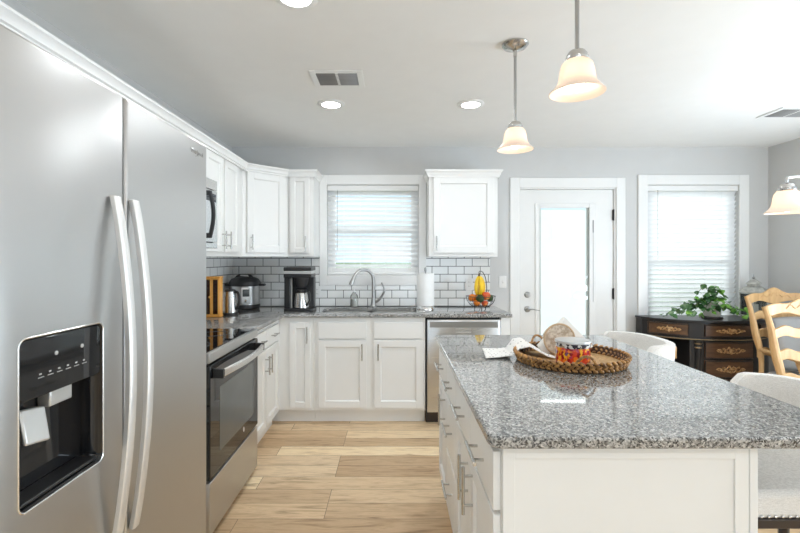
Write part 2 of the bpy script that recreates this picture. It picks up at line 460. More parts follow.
# ---------------------------------------------------------------- room shell
XL, XR, YB, YR, ZC = -1.558, 3.60, 4.33, -7.20, 2.44
structure(MB().box(XL - .12, XR + .12, YR - .12, YB + .12, -0.10, 0).build('floor', 'oak_floor', smooth=0))
structure(MB().box(XL - .12, XR + .12, YR - .12, YB + .12, ZC, ZC + .10).build('ceiling', 'ceiling_paint', smooth=0))
W1 = (-0.644, 0.2385, 1.21, 2.077)      # kitchen window opening
W2 = (2.433, 3.315, 0.62, 2.077)        # dining window opening
D1 = (1.20, 2.135, 0.0, 2.05)           # door opening
wb_ = MB().box(XL - .12, XR + .12, YB, YB + .12, 0, ZC).build('wall_back', 'wall_paint', smooth=0)
cut(wb_, [MB().box(a, b, YB - .1, YB + .3, z0 - (0.05 if z0 == 0 else 0), z1) for a, b, z0, z1 in (W1, W2, D1)]); structure(wb_)
wlf = MB().box(XL - .12, XL, YR, YB, 0, ZC).build('wall_left', 'wall_paint', smooth=0)
cut(wlf, [MB().box(XL - .3, XL + .2, -3.9, -2.1, 0.6, 2.1)]); structure(wlf)  # unseen opening, invented for the left fill light
wr = MB().box(XR, XR + .12, YR, YB, 0, ZC).build('wall_right', 'wall_paint', smooth=0)
cut(wr, [MB().box(XR - .2, XR + .3, .5, 2.7, 0.5, 2.1)]); structure(wr)  # opening out of view, made up for the right fill light
wf = MB().box(XL - .12, XR + .12, YR - .12, YR, 0, ZC).build('wall_rear', 'wall_paint', smooth=0)
cut(wf, [MB().box(-0.85, 2.85, YR - .3, YR + .2, 0.1, 2.3)]); structure(wf)  # invented opening behind the camera, lets light in
structure(MB().box(-60, 60, 4.6, 160, -0.35, -0.30).build('ground', 'grass', smooth=0))

# window casings, frames, sashes, glass
def casing(name, a, b, z0, z1, w, bottom=True, y=YB):
    mb = MB(); wl_, wr_ = w if isinstance(w, tuple) else (w, w); wt = 0.096
    mb.box(a - wl_, a, y - .018, y, z0 - (wt if bottom else 0), z1 + wt)
    mb.box(b, b + wr_, y - .018, y, z0 - (wt if bottom else 0), z1 + wt)
    mb.box(a, b, y - .018, y, z1, z1 + wt)
    if bottom: mb.box(a, b, y - .018, y, z0 - wt, z0)
    return structure(mb.build(name, 'white_trim', bevel=.003))
casing('trim_1', W1[0], W1[1], W1[2], W1[3], (.071, .071))
casing('trim_2', W2[0], W2[1], W2[2], W2[3], .09)
casing('trim_3', D1[0], D1[1], 0, D1[3], .085, bottom=False)
def window(name, a, b, z0, z1):
    r = thing(name, None, None, ((a + b) / 2, YB + .06, z0)); structure(r)
    fr = MB(); f = .03
    for bx in ((a, a + f, z0, z1), (b - f, b, z0, z1), (a + f, b - f, z0, z0 + f), (a + f, b - f, z1 - f, z1)):
        fr.box(bx[0], bx[1], YB + .068, YB + .118, bx[2], bx[3])
    fr.build('window_frame', 'white_trim', r, bevel=.002)
    zm = (z0 + z1) / 2
    for lo, hi, y in ((z0 + f, zm + .02, YB + .075), (zm - .02, z1 - f, YB + .095)):
        sm = MB(); g = .04
        for bx in ((a + f, a + f + g, lo, hi), (b - f - g, b - f, lo, hi), (a + f + g, b - f - g, lo, lo + g), (a + f + g, b - f - g, hi - g, hi)):
            sm.box(bx[0], bx[1], y, y + .02, bx[2], bx[3])
        sa = sm.build('sash', 'white_trim', r, bevel=.002)
        MB().box(a + f + g, b - f - g, y + .008, y + .012, lo + g, hi - g).build('pane', 'window_glass', sa, smooth=0)
window('window_1', *W1)
window('window_2', *W2)

def blind(label, a, b, z0, z1, tilt, pitch, ywand, group):
    r = thing('window_blind', label, 'blind', ((a + b) / 2, YB + .03, z1), group)
    y = YB + .035
    hd = MB().box(a + .003, b - .003, y - .036, y + .026, z1 - .056, z1 - .002)
    hd.build('headrail', 'white_trim', r, bevel=.004)
    mb = MB(); z = z1 - .080; w = .025
    cy, sy_ = math.cos(tilt), math.sin(tilt)
    zend = z0 + .050
    while z > zend:
        q = []
        for t in (-1, -.33, .33, 1):
            bow = .0025 * (1 - t * t)
            q.append((y + t * w * cy - bow * sy_, z + t * w * sy_ + bow * cy))
        A = mb.vs([(a + .006, p[0], p[1]) for p in q]); B = mb.vs([(b - .006, p[0], p[1]) for p in q])
        for i in range(3): mb.face([A[i], A[i + 1], B[i + 1], B[i]])
        z -= pitch
    mb.build('slats', 'blind_slat', r, smooth=180)
    MB().box(a + .006, b - .006, y - .022, y + .022, z0 + .004, z0 + .026).build('bottom_rail', 'white_trim', r, bevel=.003)
    lm = MB()
    for fx in (.18, .36, .64, .82):
        x = a + (b - a) * fx
        for dy in (-.027, .027): lm.cyl((x, y + dy, z0 + .02), (x, y + dy, z1 - .05), .0009, seg=5)
    lm.build('ladder_cord', 'white_plastic', r)
    xw = a + (b - a) * .115
    MB().cyl((xw, y - .042, z1 - .05), (xw, y - .042, ywand), .0035, seg=8).build('wand', 'clear_plastic', r)
blind('white slatted blind half open in the window above the kitchen sink', *W1, math.radians(-33), .0465, 1.45, 'window blinds')
blind('tall white slatted blind nearly closed in the window behind the dark desk', *W2, math.radians(-59), .0445, 1.36, 'window blinds')

# door with glazed panel
dr = thing('door_1', None, None, (1.67, YB + .03, 0)); structure(dr)
ds = MB().box(1.215, 2.118, YB + .02, YB + .062, .008, 2.036).build('door_slab', 'white_trim', dr, bevel=.002)
cut(ds, [MB().box(1.40, 1.889, YB - .1, YB + .2, .30, 1.862)])
jm = MB().box(1.20, 1.213, YB + .001, YB + .119, 0, 2.05).box(2.122, 2.135, YB + .001, YB + .119, 0, 2.05).box(1.213, 2.122, YB + .001, YB + .119, 2.038, 2.05)
jm.build('door_jamb', 'white_trim', dr)
lf = MB()
for bx in ((1.3625, 1.405, .255, 1.904), (1.884, 1.952, .255, 1.904), (1.405, 1.884, .255, .305), (1.405, 1.884, 1.858, 1.904)):
    lf.box(bx[0], bx[1], YB + .008, YB + .0205, bx[2], bx[3])
lf.build('glass_frame', 'white_trim', dr, bevel=.004)
MB().box(1.40, 1.889, YB + .027, YB + .031, .30, 1.862).build('pane', 'window_glass', dr, smooth=0)
bl = MB(); z = 1.835
while z > .33:
    bl.face(bl.vs([(1.425, YB + .043, z + .0032), (1.866, YB + .043, z + .0032), (1.866, YB + .048, z - .0118), (1.425, YB + .048, z - .0118)])); z -= .0125
bl.build('slats', 'blind_slat', dr, smooth=0)
fr = MB()
for x in (1.403, 1.866): fr.box(x, x + .020, YB + .035, YB + .055, .30, 1.86)
fr.build('blind_channel', 'white_plastic', dr)
sl = MB().box(1.915, 1.925, YB + .004, YB + .0095, 1.62, 1.74).box(1.9185, 1.9215, YB + .005, YB + .0095, .95, 1.62)
sl.build('blind_slider', 'grey_plastic', dr, bevel=.001)
MB().lathe([(.030, 0), (.030, -.006), (.024, -.012), (.020, -.02), (.008, -.021), (.008, -.026)], (1.288, YB + .02, 1.02), axis='y').build('deadbolt', 'nickel_dark', dr)
lv = MB().lathe([(.031, 0), (.031, -.006), (.025, -.014), (.012, -.018), (.012, -.045)], (1.288, YB + .02, .882), axis='y')
lv.tube(smoothpath([(1.288, YB - .022, .882), (1.32, YB - .03, .886), (1.36, YB - .028, .878), (1.392, YB - .022, .872)]), [.010] * 6 + [.008] * 6 + [.006] * 7, 10, flat=.7)
lv.build('door_lever', 'nickel_dark', dr)
for z in (1.79, 1.03, .24):
    MB().box(2.108, 2.128, YB + .008, YB + .0199, z - .05, z + .05).cyl((2.12, YB + .008, z - .055), (2.12, YB + .008, z + .055), .006, seg=8).build('hinge', 'hinge_black', dr)

# baseboards
structure(MB().box(2.225, XR - .016, YB - .014, YB - .0005, 0, .13).build('baseboard_back', 'white_trim', bevel=.003))
structure(MB().box(XR - .014, XR - .0005, YR, YB - .0005, 0, .13).build('baseboard_right', 'white_trim', bevel=.003))
# backsplash
bs = MB().box(XL + .008, .922, YB - .009, YB - .0005, .9155, 1.386).build('trim_4', 'subway_tile_back', smooth=0)
cut(bs, [MB().box(-.717, .3105, YB - .1, YB + .1, 1.113, 2)]); structure(bs)
structure(MB().box(XL + .0005, XL + .009, 1.70, YB - .0095, .9155, 1.43).build('trim_5', 'subway_tile_left', smooth=0))

# ---------------------------------------------------------------- cabinets
def Fr(O, U, N):
    U, N = Vector(U), Vector(N); Z = Vector((0, 0, 1))
    return Matrix(((U.x, N.x, Z.x, O[0]), (U.y, N.y, Z.y, O[1]), (U.z, N.z, Z.z, O[2]), (0, 0, 0, 1)))
def bar_handle(par, M, u, z, length, vert, proj=.032, r=.0058):
    mb = MB(M); L = length / 2; q = L * .62
    if vert:
        mb.cyl((u, proj, z - L), (u, proj, z + L), r, seg=12)
        for d in (-q, q): mb.cyl((u, 0, z + d), (u, proj, z + d), r * .8, seg=10)
    else:
        mb.cyl((u - L, proj, z), (u + L, proj, z), r, seg=12)
        for d in (-q, q): mb.cyl((u + d, 0, z), (u + d, proj, z), r * .8, seg=10)
    mb.build('handle', 'nickel', par)
def front(par, M, u0, u1, z0, z1, name='door', shaker=True, handle=None, rail=.055, hl=.135):
    mb = MB(M)
    if shaker:
        mb.box(u0, u0 + rail, 0, .020, z0, z1); mb.box(u1 - rail, u1, 0, .020, z0, z1)
        mb.box(u0 + rail, u1 - rail, 0, .020, z0, z0 + rail); mb.box(u0 + rail, u1 - rail, 0, .020, z1 - rail, z1)
        mb.box(u0 + rail - .001, u1 - rail + .001, 0, .009, z0 + rail - .001, z1 - rail + .001)
        # sloped inner lip
        a, b, c, d = u0 + rail, u1 - rail, z0 + rail, z1 - rail; e = .007
        for (p1, p2, p3, p4) in (((a, c), (b, c), (b - e, c + e), (a + e, c + e)), ((b, c), (b, d), (b - e, d - e), (b - e, c + e)), ((b, d), (a, d), (a + e, d - e), (b - e, d - e)), ((a, d), (a, c), (a + e, c + e), (a + e, d - e))):
            v = mb.vs([(p1[0], .017, p1[1]), (p2[0], .017, p2[1]), (p3[0], .0092, p3[1]), (p4[0], .0092, p4[1])]); mb.face(v)
    else:
        mb.box(u0, u1, 0, .020, z0, z1)
    o = mb.build(name, 'cabinet_white', par, bevel=.002)
    if handle:
        k, u, z = handle
        Mh = M @ Matrix.Translation((0, .0198, 0))
        bar_handle(o, Mh, u, z, hl, k == 'v')
    return o

YF = 3.72   # back run face plane
XF = -0.948 # left run face plane
MBk = Fr((0, YF, 0), (1, 0, 0), (0, -1, 0))          # back run: u = X
MLf = Fr((XF, 0, 0), (0, 1, 0), (1, 0, 0))           # left run: u = Y

# corner base cabinet (L: covers the corner, door on the back run)
c = thing('base_cabinet', 'narrow white base cabinet in the corner, full-height door below the coffee maker', 'cabinet', (-.80, 4.0, 0), 'white base cabinets')
MB().box(XL + .002, -.662, YF, YB - .002, .115, .884).build('carcass', 'cabinet_white', c, bevel=.001)
MB().box(XL + .002, -.662, YF + .075, YB - .002, 0, .115).build('toe_kick', 'cabinet_white', c)
front(c, MBk, -.858, -.690, .141, .842, handle=('v', -.712, .745), rail=.045)
# sink base
c = thing('base_cabinet', 'wide white sink cabinet with two doors below two false drawer fronts', 'cabinet', (-.2, 4.0, 0), 'white base cabinets')
sb = MB().box(-.660, .258, YF, YB - .002, .115, .884).build('carcass', 'cabinet_white', c)
cut(sb, [MB().box(-.64, .238, YF + .03, YB - .03, .4, .95)])
MB().box(-.660, .258, YF + .075, YB - .002, 0, .115).build('toe_kick', 'cabinet_white', c)
front(c, MBk, -.622, -.228, .712, .842, 'drawer_front', False)
front(c, MBk, -.164, .238, .712, .842, 'drawer_front', False)
front(c, MBk, -.622, -.228, .141, .698, handle=('v', -.262, .605))
front(c, MBk, -.164, .238, .141, .698, handle=('v', -.130, .605))
# end panel beyond the dishwasher
c = thing('cabinet_end_panel', 'white end panel closing the counter run right of the dishwasher', 'cabinet panel', (.92, 4.0, 0))
MB().box(.880, .955, YF - .015, YB - .002, .0, .884).build('panel', 'cabinet_white', c, bevel=.002)
MB().box(.8785, .9565, YF - .0185, YF - .0145, .0, .10).build('plinth', 'cabinet_white', c, bevel=.001)

# left run, between range and corner
c = thing('base_cabinet', 'white base cabinet right of the range, two drawers over two doors', 'cabinet', (-1.25, 3.3, 0), 'white base cabinets')
MB().box(XL + .002, XF, 2.920, YF - .003, .115, .884).build('carcass', 'cabinet_white', c, bevel=.001)
MB().box(XL + .002, XF - .06, 2.920, YF - .003, 0, .115).build('toe_kick', 'cabinet_white', c)
front(c, MLf, 2.94, 3.275, .722, .850, 'drawer', False, handle=('h', 3.108, .788))
front(c, MLf, 3.285, 3.62, .722, .850, 'drawer', False, handle=('h', 3.452, .788))
front(c, MLf, 2.94, 3.275, .141, .708, handle=('v', 3.245, .600))
front(c, MLf, 3.285, 3.62, .141, .708, handle=('v', 3.315, .600))
# left run, hidden filler cabinet between fridge and range
c = thing('base_cabinet', 'narrow white base cabinet in the gap between refrigerator and range', 'cabinet', (-1.25, 1.92, 0), 'white base cabinets')
MB().box(XL + .002, XF, 1.700, 2.140, .115, .884).build('carcass', 'cabinet_white', c, bevel=.001)
MB().box(XL + .002, XF - .06, 1.700, 2.140, 0, .115).build('toe_kick', 'cabinet_white', c)
front(c, MLf, 1.72, 2.12, .722, .850, 'drawer', False, handle=('h', 1.92, .788))
front(c, MLf, 1.72, 2.12, .141, .708, handle=('v', 2.085, .600))

# worktops
L = [(XL + .001, 2.915), (-.910, 2.915), (-.910, 3.690), (.972, 3.690), (.972, YB - .0005), (XL + .001, YB - .0005)]
wt = MB().prism(L, .885, .915).build('countertop', 'granite', loc=(-.6, 4.0, .885), bevel=.005)
tag(wt, 'L-shaped speckled grey granite countertop along the back and left walls', 'countertop')
SK = [(-.625, -.225, 3.80, 4.175), (-.185, .195, 3.80, 4.175)]
cut(wt, [MB().prism(rrect(-.625, .195, 3.80, 4.185, .06), .8, 1.0)])
tag(MB().box(XL + .001, -.910, 1.695, 2.145, .885, .915).build('countertop', 'granite', loc=(-1.2, 1.9, .885), bevel=.005), 'short grey granite countertop between the refrigerator and the range', 'countertop')

# sink
sk = thing('kitchen_sink', 'stainless double-bowl undermount sink below the kitchen window', 'sink', (-.215, 3.99, .69))
for (a, b) in ((-.618, -.222), (-.198, .188)):
    mb = MB(); y0, y1, zb, zt = 3.805, 4.18, .695, .8835
    prof = [rrect(a + e, b - e, y0 + e, y1 - e, .055 - e * .3) for e in (0, .004, .02)]
    zs = (zt, zb + .02, zb)
    R = [mb.vs([(p[0], p[1], z) for p in pr]) for pr, z in zip(prof, zs)]
    for A, B in zip(R, R[1:]):
        for k in range(len(A)): mb.face([A[k], A[(k + 1) % len(A)], B[(k + 1) % len(A)], B[k]])
    mb.face(R[-1])
    bw = mb.build('bowl', 'stainless_x', sk, solid=.002)
    MB().lathe([(.042, .0), (.042, .003), (.03, .002), (.005, .001)], ((a + b) / 2, 3.99, zb + .001)).build('drain', 'chrome', bw)
MB().box(-.223, -.197, 3.81, 4.175, .855, .868).build('divider', 'stainless_x', sk, bevel=.004)
# faucet
fa = thing('kitchen_faucet', 'brushed nickel gooseneck faucet with side lever behind the sink', 'faucet', (-.195, 4.245, .915))
MB().lathe([(.034, .9155), (.034, .921), (.026, .930), (.022, .96), (.019, .99), (.0175, 1.0)], (-.195, 4.245, 0)).build('base', 'nickel_dark', fa)
sp = [(-.195, 4.245, .99), (-.195, 4.245, 1.08), (-.195, 4.242, 1.17)]
for i in range(1, 13):
    a = PI * i / 13.5
    x = -.283 + .088 * math.cos(a); sp.append((x, 4.242 - .10 * (1 - math.cos(a)) / 2, 1.17 + .096 * math.sin(a)))
MB().tube(sp, [.0165] * 4 + [.0135] * (len(sp) - 4), 14).build('spout', 'nickel_dark', fa)
e = Vector(sp[-1]); d = Vector((-.03, -.02, -.075))
MB().tube([e - d * .08, e + d * .25, e + d * .7, e + d], [.0145, .018, .021, .020], 14).build('spray_head', 'nickel_dark', fa)
MB().tube(smoothpath([(-.180, 4.243, .955), (-.135, 4.235, .99), (-.098, 4.23, 1.045), (-.092, 4.228, 1.08), (-.105, 4.226, 1.12), (-.118, 4.225, 1.145)]), [.013] * 8 + [.010] * 10 + [.0075] * 13, 10).build('lever', 'nickel_dark', fa)
# soap bottle
so = thing('soap_dispenser', 'clear pump soap bottle on the counter left of the faucet', 'soap dispenser', (-.375, 4.235, .9155))
MB().lathe([(.030, .9155), (.036, .92), (.037, 1.0), (.034, 1.022), (.018, 1.04), (.013, 1.045), (.013, 1.055)], (-.375, 4.235, 0)).build('bottle', 'clear_plastic', so)
MB().lathe([(.028, .917), (.0335, .922), (.0345, .99), (.002, .9905)], (-.375, 4.235, 0)).build('soap', 'napkin_paper', so)
MB().cyl((-.375, 4.235, 1.055), (-.375, 4.235, 1.068), .0145).cyl((-.375, 4.235, 1.068), (-.375, 4.235, 1.10), .005, seg=8).cyl((-.375, 4.235, 1.10), (-.375, 4.235, 1.112), .011, seg=12).tube([(-.375, 4.235, 1.106), (-.385, 4.20, 1.108), (-.387, 4.19, 1.098)], .004, 8).build('pump', 'white_plastic', so)
# paper towel
pt = thing('paper_towel_holder', 'upright roll of white paper towels on a chrome stand', 'paper towels', (.285, 4.06, .9155))
MB().lathe([(.082, .9155), (.082, .922), (.076, .932), (.070, .945), (.02, .946)], (.285, 4.06, 0)).build('base', 'chrome', pt)
MB().cyl((.285, 4.06, .945), (.285, 4.06, 1.255), .006, seg=10).lathe([(.004, 1.25), (.012, 1.258), (.011, 1.285), (.004, 1.292)], (.285, 4.06, 0), 12).build('rod', 'nickel_dark', pt)
MB().lathe([(.021, .948), (.076, .948), (.077, .955), (.077, 1.228), (.076, 1.235), (.021, 1.235)], (.285, 4.06, 0), 40, cap=False).build('paper_roll', 'paper', pt)

# dishwasher
dw = thing('dishwasher', 'stainless steel dishwasher under the counter left of the white end panel', 'dishwasher', (.57, 4.0, 0))
MB().box(.266, .874, YF + .005, YB - .01, .105, .880).build('body', 'dark_gap', dw)
dd = MB().box(.272, .872, YF - .028, YF + .004, .108, .868).build('door', 'stainless_x', dw, bevel=.004)
cut(dd, [MB().prism(rrect(.50, .64, .762, .800, .015), YF - .06, YF - .008, 'y')])
MB().box(.292, .852, YF - .0295, YF - .027, .805, .852).build('control_panel', 'nickel_dark', dd)
MB().box(.505, .635, YF - .024, YF - .012, .786, .798).build('pocket_grip', 'chrome', dd)
MB().box(.266, .874, YF + .05, YF + .06, .0, .104).build('toe_kick', 'dark_wood', dw)

# upper cabinets
ZU0, ZU1 = 1.387, 2.112
XU = XL + .305; YU = YB - .305
MLu = Fr((XU, 0, 0), (0, 1, 0), (1, 0, 0)); MBu = Fr((0, YU, 0), (1, 0, 0), (0, -1, 0))
def upper(label, u0, u1, z0, M, boxargs, doors):
    c = thing('wall_cabinet', label, 'cabinet', ((boxargs[0] + boxargs[1]) / 2, (boxargs[2] + boxargs[3]) / 2, z0), 'white wall cabinets')
    MB().box(*boxargs, z0, ZU1).build('carcass', 'cabinet_white', c, bevel=.001)
    for d in doors: front(c, M, *d[:4], handle=d[4], rail=d[5] if len(d) > 5 else .052, hl=.13)
    return c
upper('white wall cabinet above the refrigerator', .775, 1.695, 1.83, MLu, (XL + .002, XU, .775, 1.695), [(.785, 1.23, 1.845, 2.10, None), (1.24, 1.685, 1.845, 2.10, None)])
upper('white wall cabinet between the refrigerator and the microwave', 1.70, 2.145, ZU0, MLu, (XL + .002, XU, 1.698, 2.145), [(1.72, 2.125, 1.42, 2.10, ('v', 2.09, 1.50))])
upper('short white wall cabinet above the microwave', 2.15, 2.91, 1.875, MLu, (XL + .002, XU, 2.148, 2.915), [(2.165, 2.525, 1.89, 2.10, None), (2.535, 2.90, 1.89, 2.10, None)])
upper('white two-door wall cabinet on the left wall above the pressure cooker', 2.92, 3.718, ZU0, MLu, (XL + .002, XU, 2.918, 3.718), [(2.945, 3.258, 1.42, 2.10, ('v', 3.228, 1.505)), (3.288, 3.585, 1.42, 2.10, ('v', 3.322, 1.505))])
upper('slim white wall cabinet left of the kitchen window', -.946, -.717, ZU0, MBu, (-.946, -.717, YU, YB - .002), [(-.925, -.757, 1.42, 2.10, ('v', -.785, 1.505), .042)])
upper('white single-door wall cabinet hanging right of the kitchen window', .313, .926, ZU0, MBu, (.313, .926, YU, YB - .002), [(.352, .890, 1.42, 2.10, ('v', .378, 1.505), .06)])
# diagonal corner
A = Vector((XU, 3.720, 0)); B = Vector((-.948, YU, 0)); U = (B - A).normalized(); N = Vector((U.y, -U.x, 0)); LD = (B - A).length
c = thing('wall_cabinet', 'diagonal white corner wall cabinet above the counter corner', 'cabinet', (-1.25, 4.05, ZU0), 'white wall cabinets')
MB().prism([(XL + .002, 3.720), (XU, 3.720), (-.948, YU), (-.948, YB - .002), (XL + .002, YB - .002)], ZU0, ZU1).build('carcass', 'cabinet_white', c, bevel=.001)
front(c, Fr(A, U, N), .035, LD - .04, 1.42, 2.10, handle=('v', .065, 1.505), hl=.13, rail=.058)
# crown moulding: profile swept along a mitred path
def crown(name, path, label):
    prof = [(.0, 2.095), (.012, 2.095), (.012, 2.108), (.020, 2.113), (.022, 2.128), (.032, 2.142), (.037, 2.146), (.037, 2.157), (.0, 2.157)]
    mb = MB(); rings = []
    P = [Vector((p[0], p[1], 0)) for p in path]
    for i, q in enumerate(P):
        ns = []
        for a, b in ((i - 1, i), (i, i + 1)):
            if a >= 0 and b < len(P):
                d = (P[b] - P[a]).normalized(); ns.append(Vector((d.y, -d.x, 0)))
        nn = sum(ns, Vector()); nn = nn.normalized(); nn = nn / nn.dot(ns[0])
        rings.append(mb.vs([(q.x + nn.x * o, q.y + nn.y * o, z) for o, z in prof]))
    for R0, R1 in zip(rings, rings[1:]):
        for k in range(len(prof)): mb.face([R0[k], R0[(k + 1) % len(prof)], R1[(k + 1) % len(prof)], R1[k]])
    mb.face(rings[0]); mb.face(rings[-1][::-1])
    tag(mb.build(name, 'white_trim', loc=(path[0][0], path[0][1], 2.095)), label, 'crown molding', 'crown moldings')
o_ = .0205
Ad = A + N * o_; Bd = B + N * o_
crown('crown_molding', [(XU + o_, .775), (XU + o_, A.y + N.y * o_ * .5 - .003), (B.x + N.x * .004, YU - o_), (-.7165, YU - o_), (-.7165, YB - .001)], 'white crown molding running along the tops of the left wall cabinets')
crown('crown_molding', [(.3125, YB - .001), (.3125, YU - o_), (.9265, YU - o_), (.9265, YB - .001)], 'white crown molding atop the cabinet right of the kitchen window')

# ---------------------------------------------------------------- refrigerator
rf = thing('refrigerator', 'large stainless steel side-by-side refrigerator at the left', 'refrigerator', (-1.15, 1.23, 0))
MB().box(-1.545, -.778, .780, 1.680, .03, 1.780).build('body', 'grey_plastic', rf, bevel=.004)
MB().box(-1.5, -.80, .80, 1.66, .0, .03).build('base_grille', 'black_plastic', rf)
fz = MB().box(-.775, -.700, .780, 1.1655, .055, 1.795).build('freezer_door', 'stainless', rf, bevel=.008, seg=3)
cut(fz, [MB().prism(rrect(.838, 1.080, .892, 1.221, .016), -.752, -.60, 'x')])
fd = MB().box(-.775, -.700, 1.1765, 1.684, .055, 1.795).build('refrigerator_door', 'stainless', rf, bevel=.008, seg=3)
MB().box(-.772, -.715, 1.1645, 1.1775, .06, 1.785).build('gasket', 'nickel_dark', rf)
MB().box(-.785, -.72, 1.125, 1.217, 1.7955, 1.803).build('hinge_cover', 'grey_plastic', rf, bevel=.003)
def fhandle(door, y0):
    hw = .0145; mb = MB(); R = []
    for i in range(29):
        t = i / 28; z = .662 + .866 * t; x = -.690 + .040 * math.sin(PI * t) ** .85
        R.append(mb.vs([(x - .008, y0 - hw * .9, z), (x + .005, y0 - hw, z), (x + .008, y0 - hw * .6, z), (x + .008, y0 + hw * .6, z), (x + .005, y0 + hw, z), (x - .008, y0 + hw * .9, z)]))
    for a, b in zip(R, R[1:]):
        for k in range(6): mb.face([a[k], a[(k + 1) % 6], b[(k + 1) % 6], b[k]])
    mb.face(R[0]); mb.face(R[-1][::-1])
    mb.build('handle', 'satin_steel', door, bevel=.0015)
fhandle(fz, 1.115); fhandle(fd, 1.195)
# dispenser inside the freezer door
dp = MB()
rr = rrect(.839, 1.079, .893, 1.220, .016)
Rg = [dp.vs([(x, p[0], p[1]) for p in rr]) for x in (-.6985, -.7515)]
for k in range(len(rr)): dp.face([Rg[0][k], Rg[0][(k + 1) % len(rr)], Rg[1][(k + 1) % len(rr)], Rg[1][k]])
dp.face(Rg[1])
di = dp.build('water_dispenser', 'black_gloss', fz, solid=.001)
MB().prism(rrect(.842, 1.076, 1.100, 1.217, .014), -.7505, -.7020, 'x').build('control_panel', 'black_gloss', di, bevel=.002)
# bright bead around the recess
bd = MB().tube([(-.6995, p[0], p[1]) for p in rrect(.837, 1.081, .891, 1.222, .018)], .0022, 6, closed=True); bd.build('rim', 'stainless_bright', di)
mk = MB()
for k in range(6): mk.box(-.7018, -.7012, .887 + k * .025, .902 + k * .025, 1.137, 1.1385); mk.box(-.7018, -.7012, .890 + k * .025, .896 + k * .025, 1.143, 1.146)
mk.build('button_mark', 'silver_plastic', di)
for y_ in (.935, 1.012): MB().lathe([(.0045, -.7025), (.0045, -.7005), (.001, -.7000)], (0, y_, 1.178), 12, 'x').build('button', 'silver_plastic', di)
MB().box(-.7500, -.722, .945, 1.010, 1.062, 1.0995).build('chute', 'silver_plastic', di, bevel=.003)
MB(Matrix.Translation((-.722, .903, 1.040)) @ Matrix.Rotation(math.radians(-18), 4, 'Y') @ Matrix.Rotation(math.radians(-10), 4, 'X')).box(-.004, .004, -.030, .030, -.036, .034).build('paddle', 'silver_plastic', di, bevel=.004)
MB().box(-.7505, -.705, .850, 1.068, .8995, .9065).build('drip_tray', 'black_plastic', di, bevel=.002)
# badge lettering
def text(body, size, M, parent, name, mat, ext=.0006):
    cu = bpy.data.curves.new('lettering', 'FONT'); cu.body = body; cu.size = size; cu.extrude = ext; cu.align_x = 'CENTER'
    t = bpy.data.objects.new('lettering', cu); COL.objects.link(t); bpy.context.view_layer.update()
    me = bpy.data.meshes.new_from_object(t.evaluated_get(bpy.context.evaluated_depsgraph_get())); bpy.data.objects.remove(t)
    off = Vector(); r = parent
    while r is not None: off += r.location; r = r.parent
    me.transform(Matrix.Translation(-off) @ M); me.materials.clear(); me.materials.append(MATS[mat])
    o = bpy.data.objects.new(name, me); COL.objects.link(o); o.parent = parent; return o
MX = Matrix(((0, 0, 1, 0), (1, 0, 0, 0), (0, 1, 0, 0), (0, 0, 0, 1)))   # text facing +X, reading along +Y
text('Whirlpool', .024, Matrix.Translation((-.6994, 1.598, 1.742)) @ MX, fd, 'badge_lettering', 'nickel_dark')
sw = MB().tube(smoothpath([(-.6995, 1.585, 1.733), (-.6995, 1.597, 1.738), (-.6995, 1.612, 1.747), (-.6995, 1.600, 1.746)], 4), .0012, 6)
sw.build('badge_swoosh', 'stainless_bright', fd)

# ---------------------------------------------------------------- range
rg = thing('range', 'stainless electric range with black glass cooktop beyond the refrigerator', 'range', (-1.2, 2.53, 0))
R0, R1 = 2.152, 2.910
MB().box(-1.545, -.915, R0, R1, .03, .900).build('body', 'grey_plastic', rg, bevel=.002)
ct = MB().box(-1.545, -.905, R0 - .002, R1 + .002, .9005, .919).build('cooktop', 'black_glass', rg, bevel=.003)
bm_ = MB()
for (x, y, r) in ((-1.08, 2.34, .115), (-1.08, 2.71, .085), (-1.37, 2.34, .085), (-1.37, 2.71, .115)):
    bm_.tube(arc((x, y, .9193), r, 0, 2 * PI * 39 / 40, 39, 'xy'), .0012, 4, closed=True)
bm_.build('burner_ring', 'burner_mark', ct)
MB().box(-.905, -.882, R0 - .002, R1 + .002, .868, .9185).build('front_trim', 'stainless', rg, bevel=.005)
MB().box(-1.545, -1.50, R0, R1, .9195, 1.05).build('backguard', 'black_plastic', rg, bevel=.004)
od = MB().box(-.913, -.880, R0 + .003, R1 - .003, .305, .858).build('oven_door', 'black_glass', rg, bevel=.004)
MB().prism(rrect(R0 + .12, R1 - .10, .40, .725, .008), -.8805, -.8792, 'x').build('window', 'display_grey', od)
hb = []
for i in range(21):
    t = i / 20; hb.append((-.835 + .028 * math.sin(PI * t), R0 + .045 + (R1 - R0 - .09) * t, .812))
mb = MB(); R = []
for (x, y, z) in hb: R.append(mb.vs([(x - .008, y, z - .020), (x + .006, y, z - .016), (x + .006, y, z + .016), (x - .008, y, z + .020)]))
for a, b in zip(R, R[1:]):
    for k in range(4): mb.face([a[k], a[(k + 1) % 4], b[(k + 1) % 4], b[k]])
mb.face(R[0]); mb.face(R[-1]); mb.build('handle', 'stainless_bright', od, bevel=.003)
for y in (R0 + .03, R1 - .055): MB().box(-.8805, -.828, y, y + .025, .79, .834).build('handle_bracket', 'black_plastic', od, bevel=.003)
MB().ball((-.8795, 2.635, .372), (.001, .012, .017), 14, 8, Matrix.Rotation(math.radians(25), 3, 'X')).build('emblem', 'silver_plastic', od)
MB().box(-.913, -.882, R0 + .003, R1 - .003, .035, .292).build('storage_drawer', 'stainless', rg, bevel=.004)
for y in (R0 + .04, R1 - .04):
    for x in (-1.5, -.95): MB().cyl((x, y, 0), (x, y, .031), .015, seg=10).build('foot', 'black_plastic', rg)

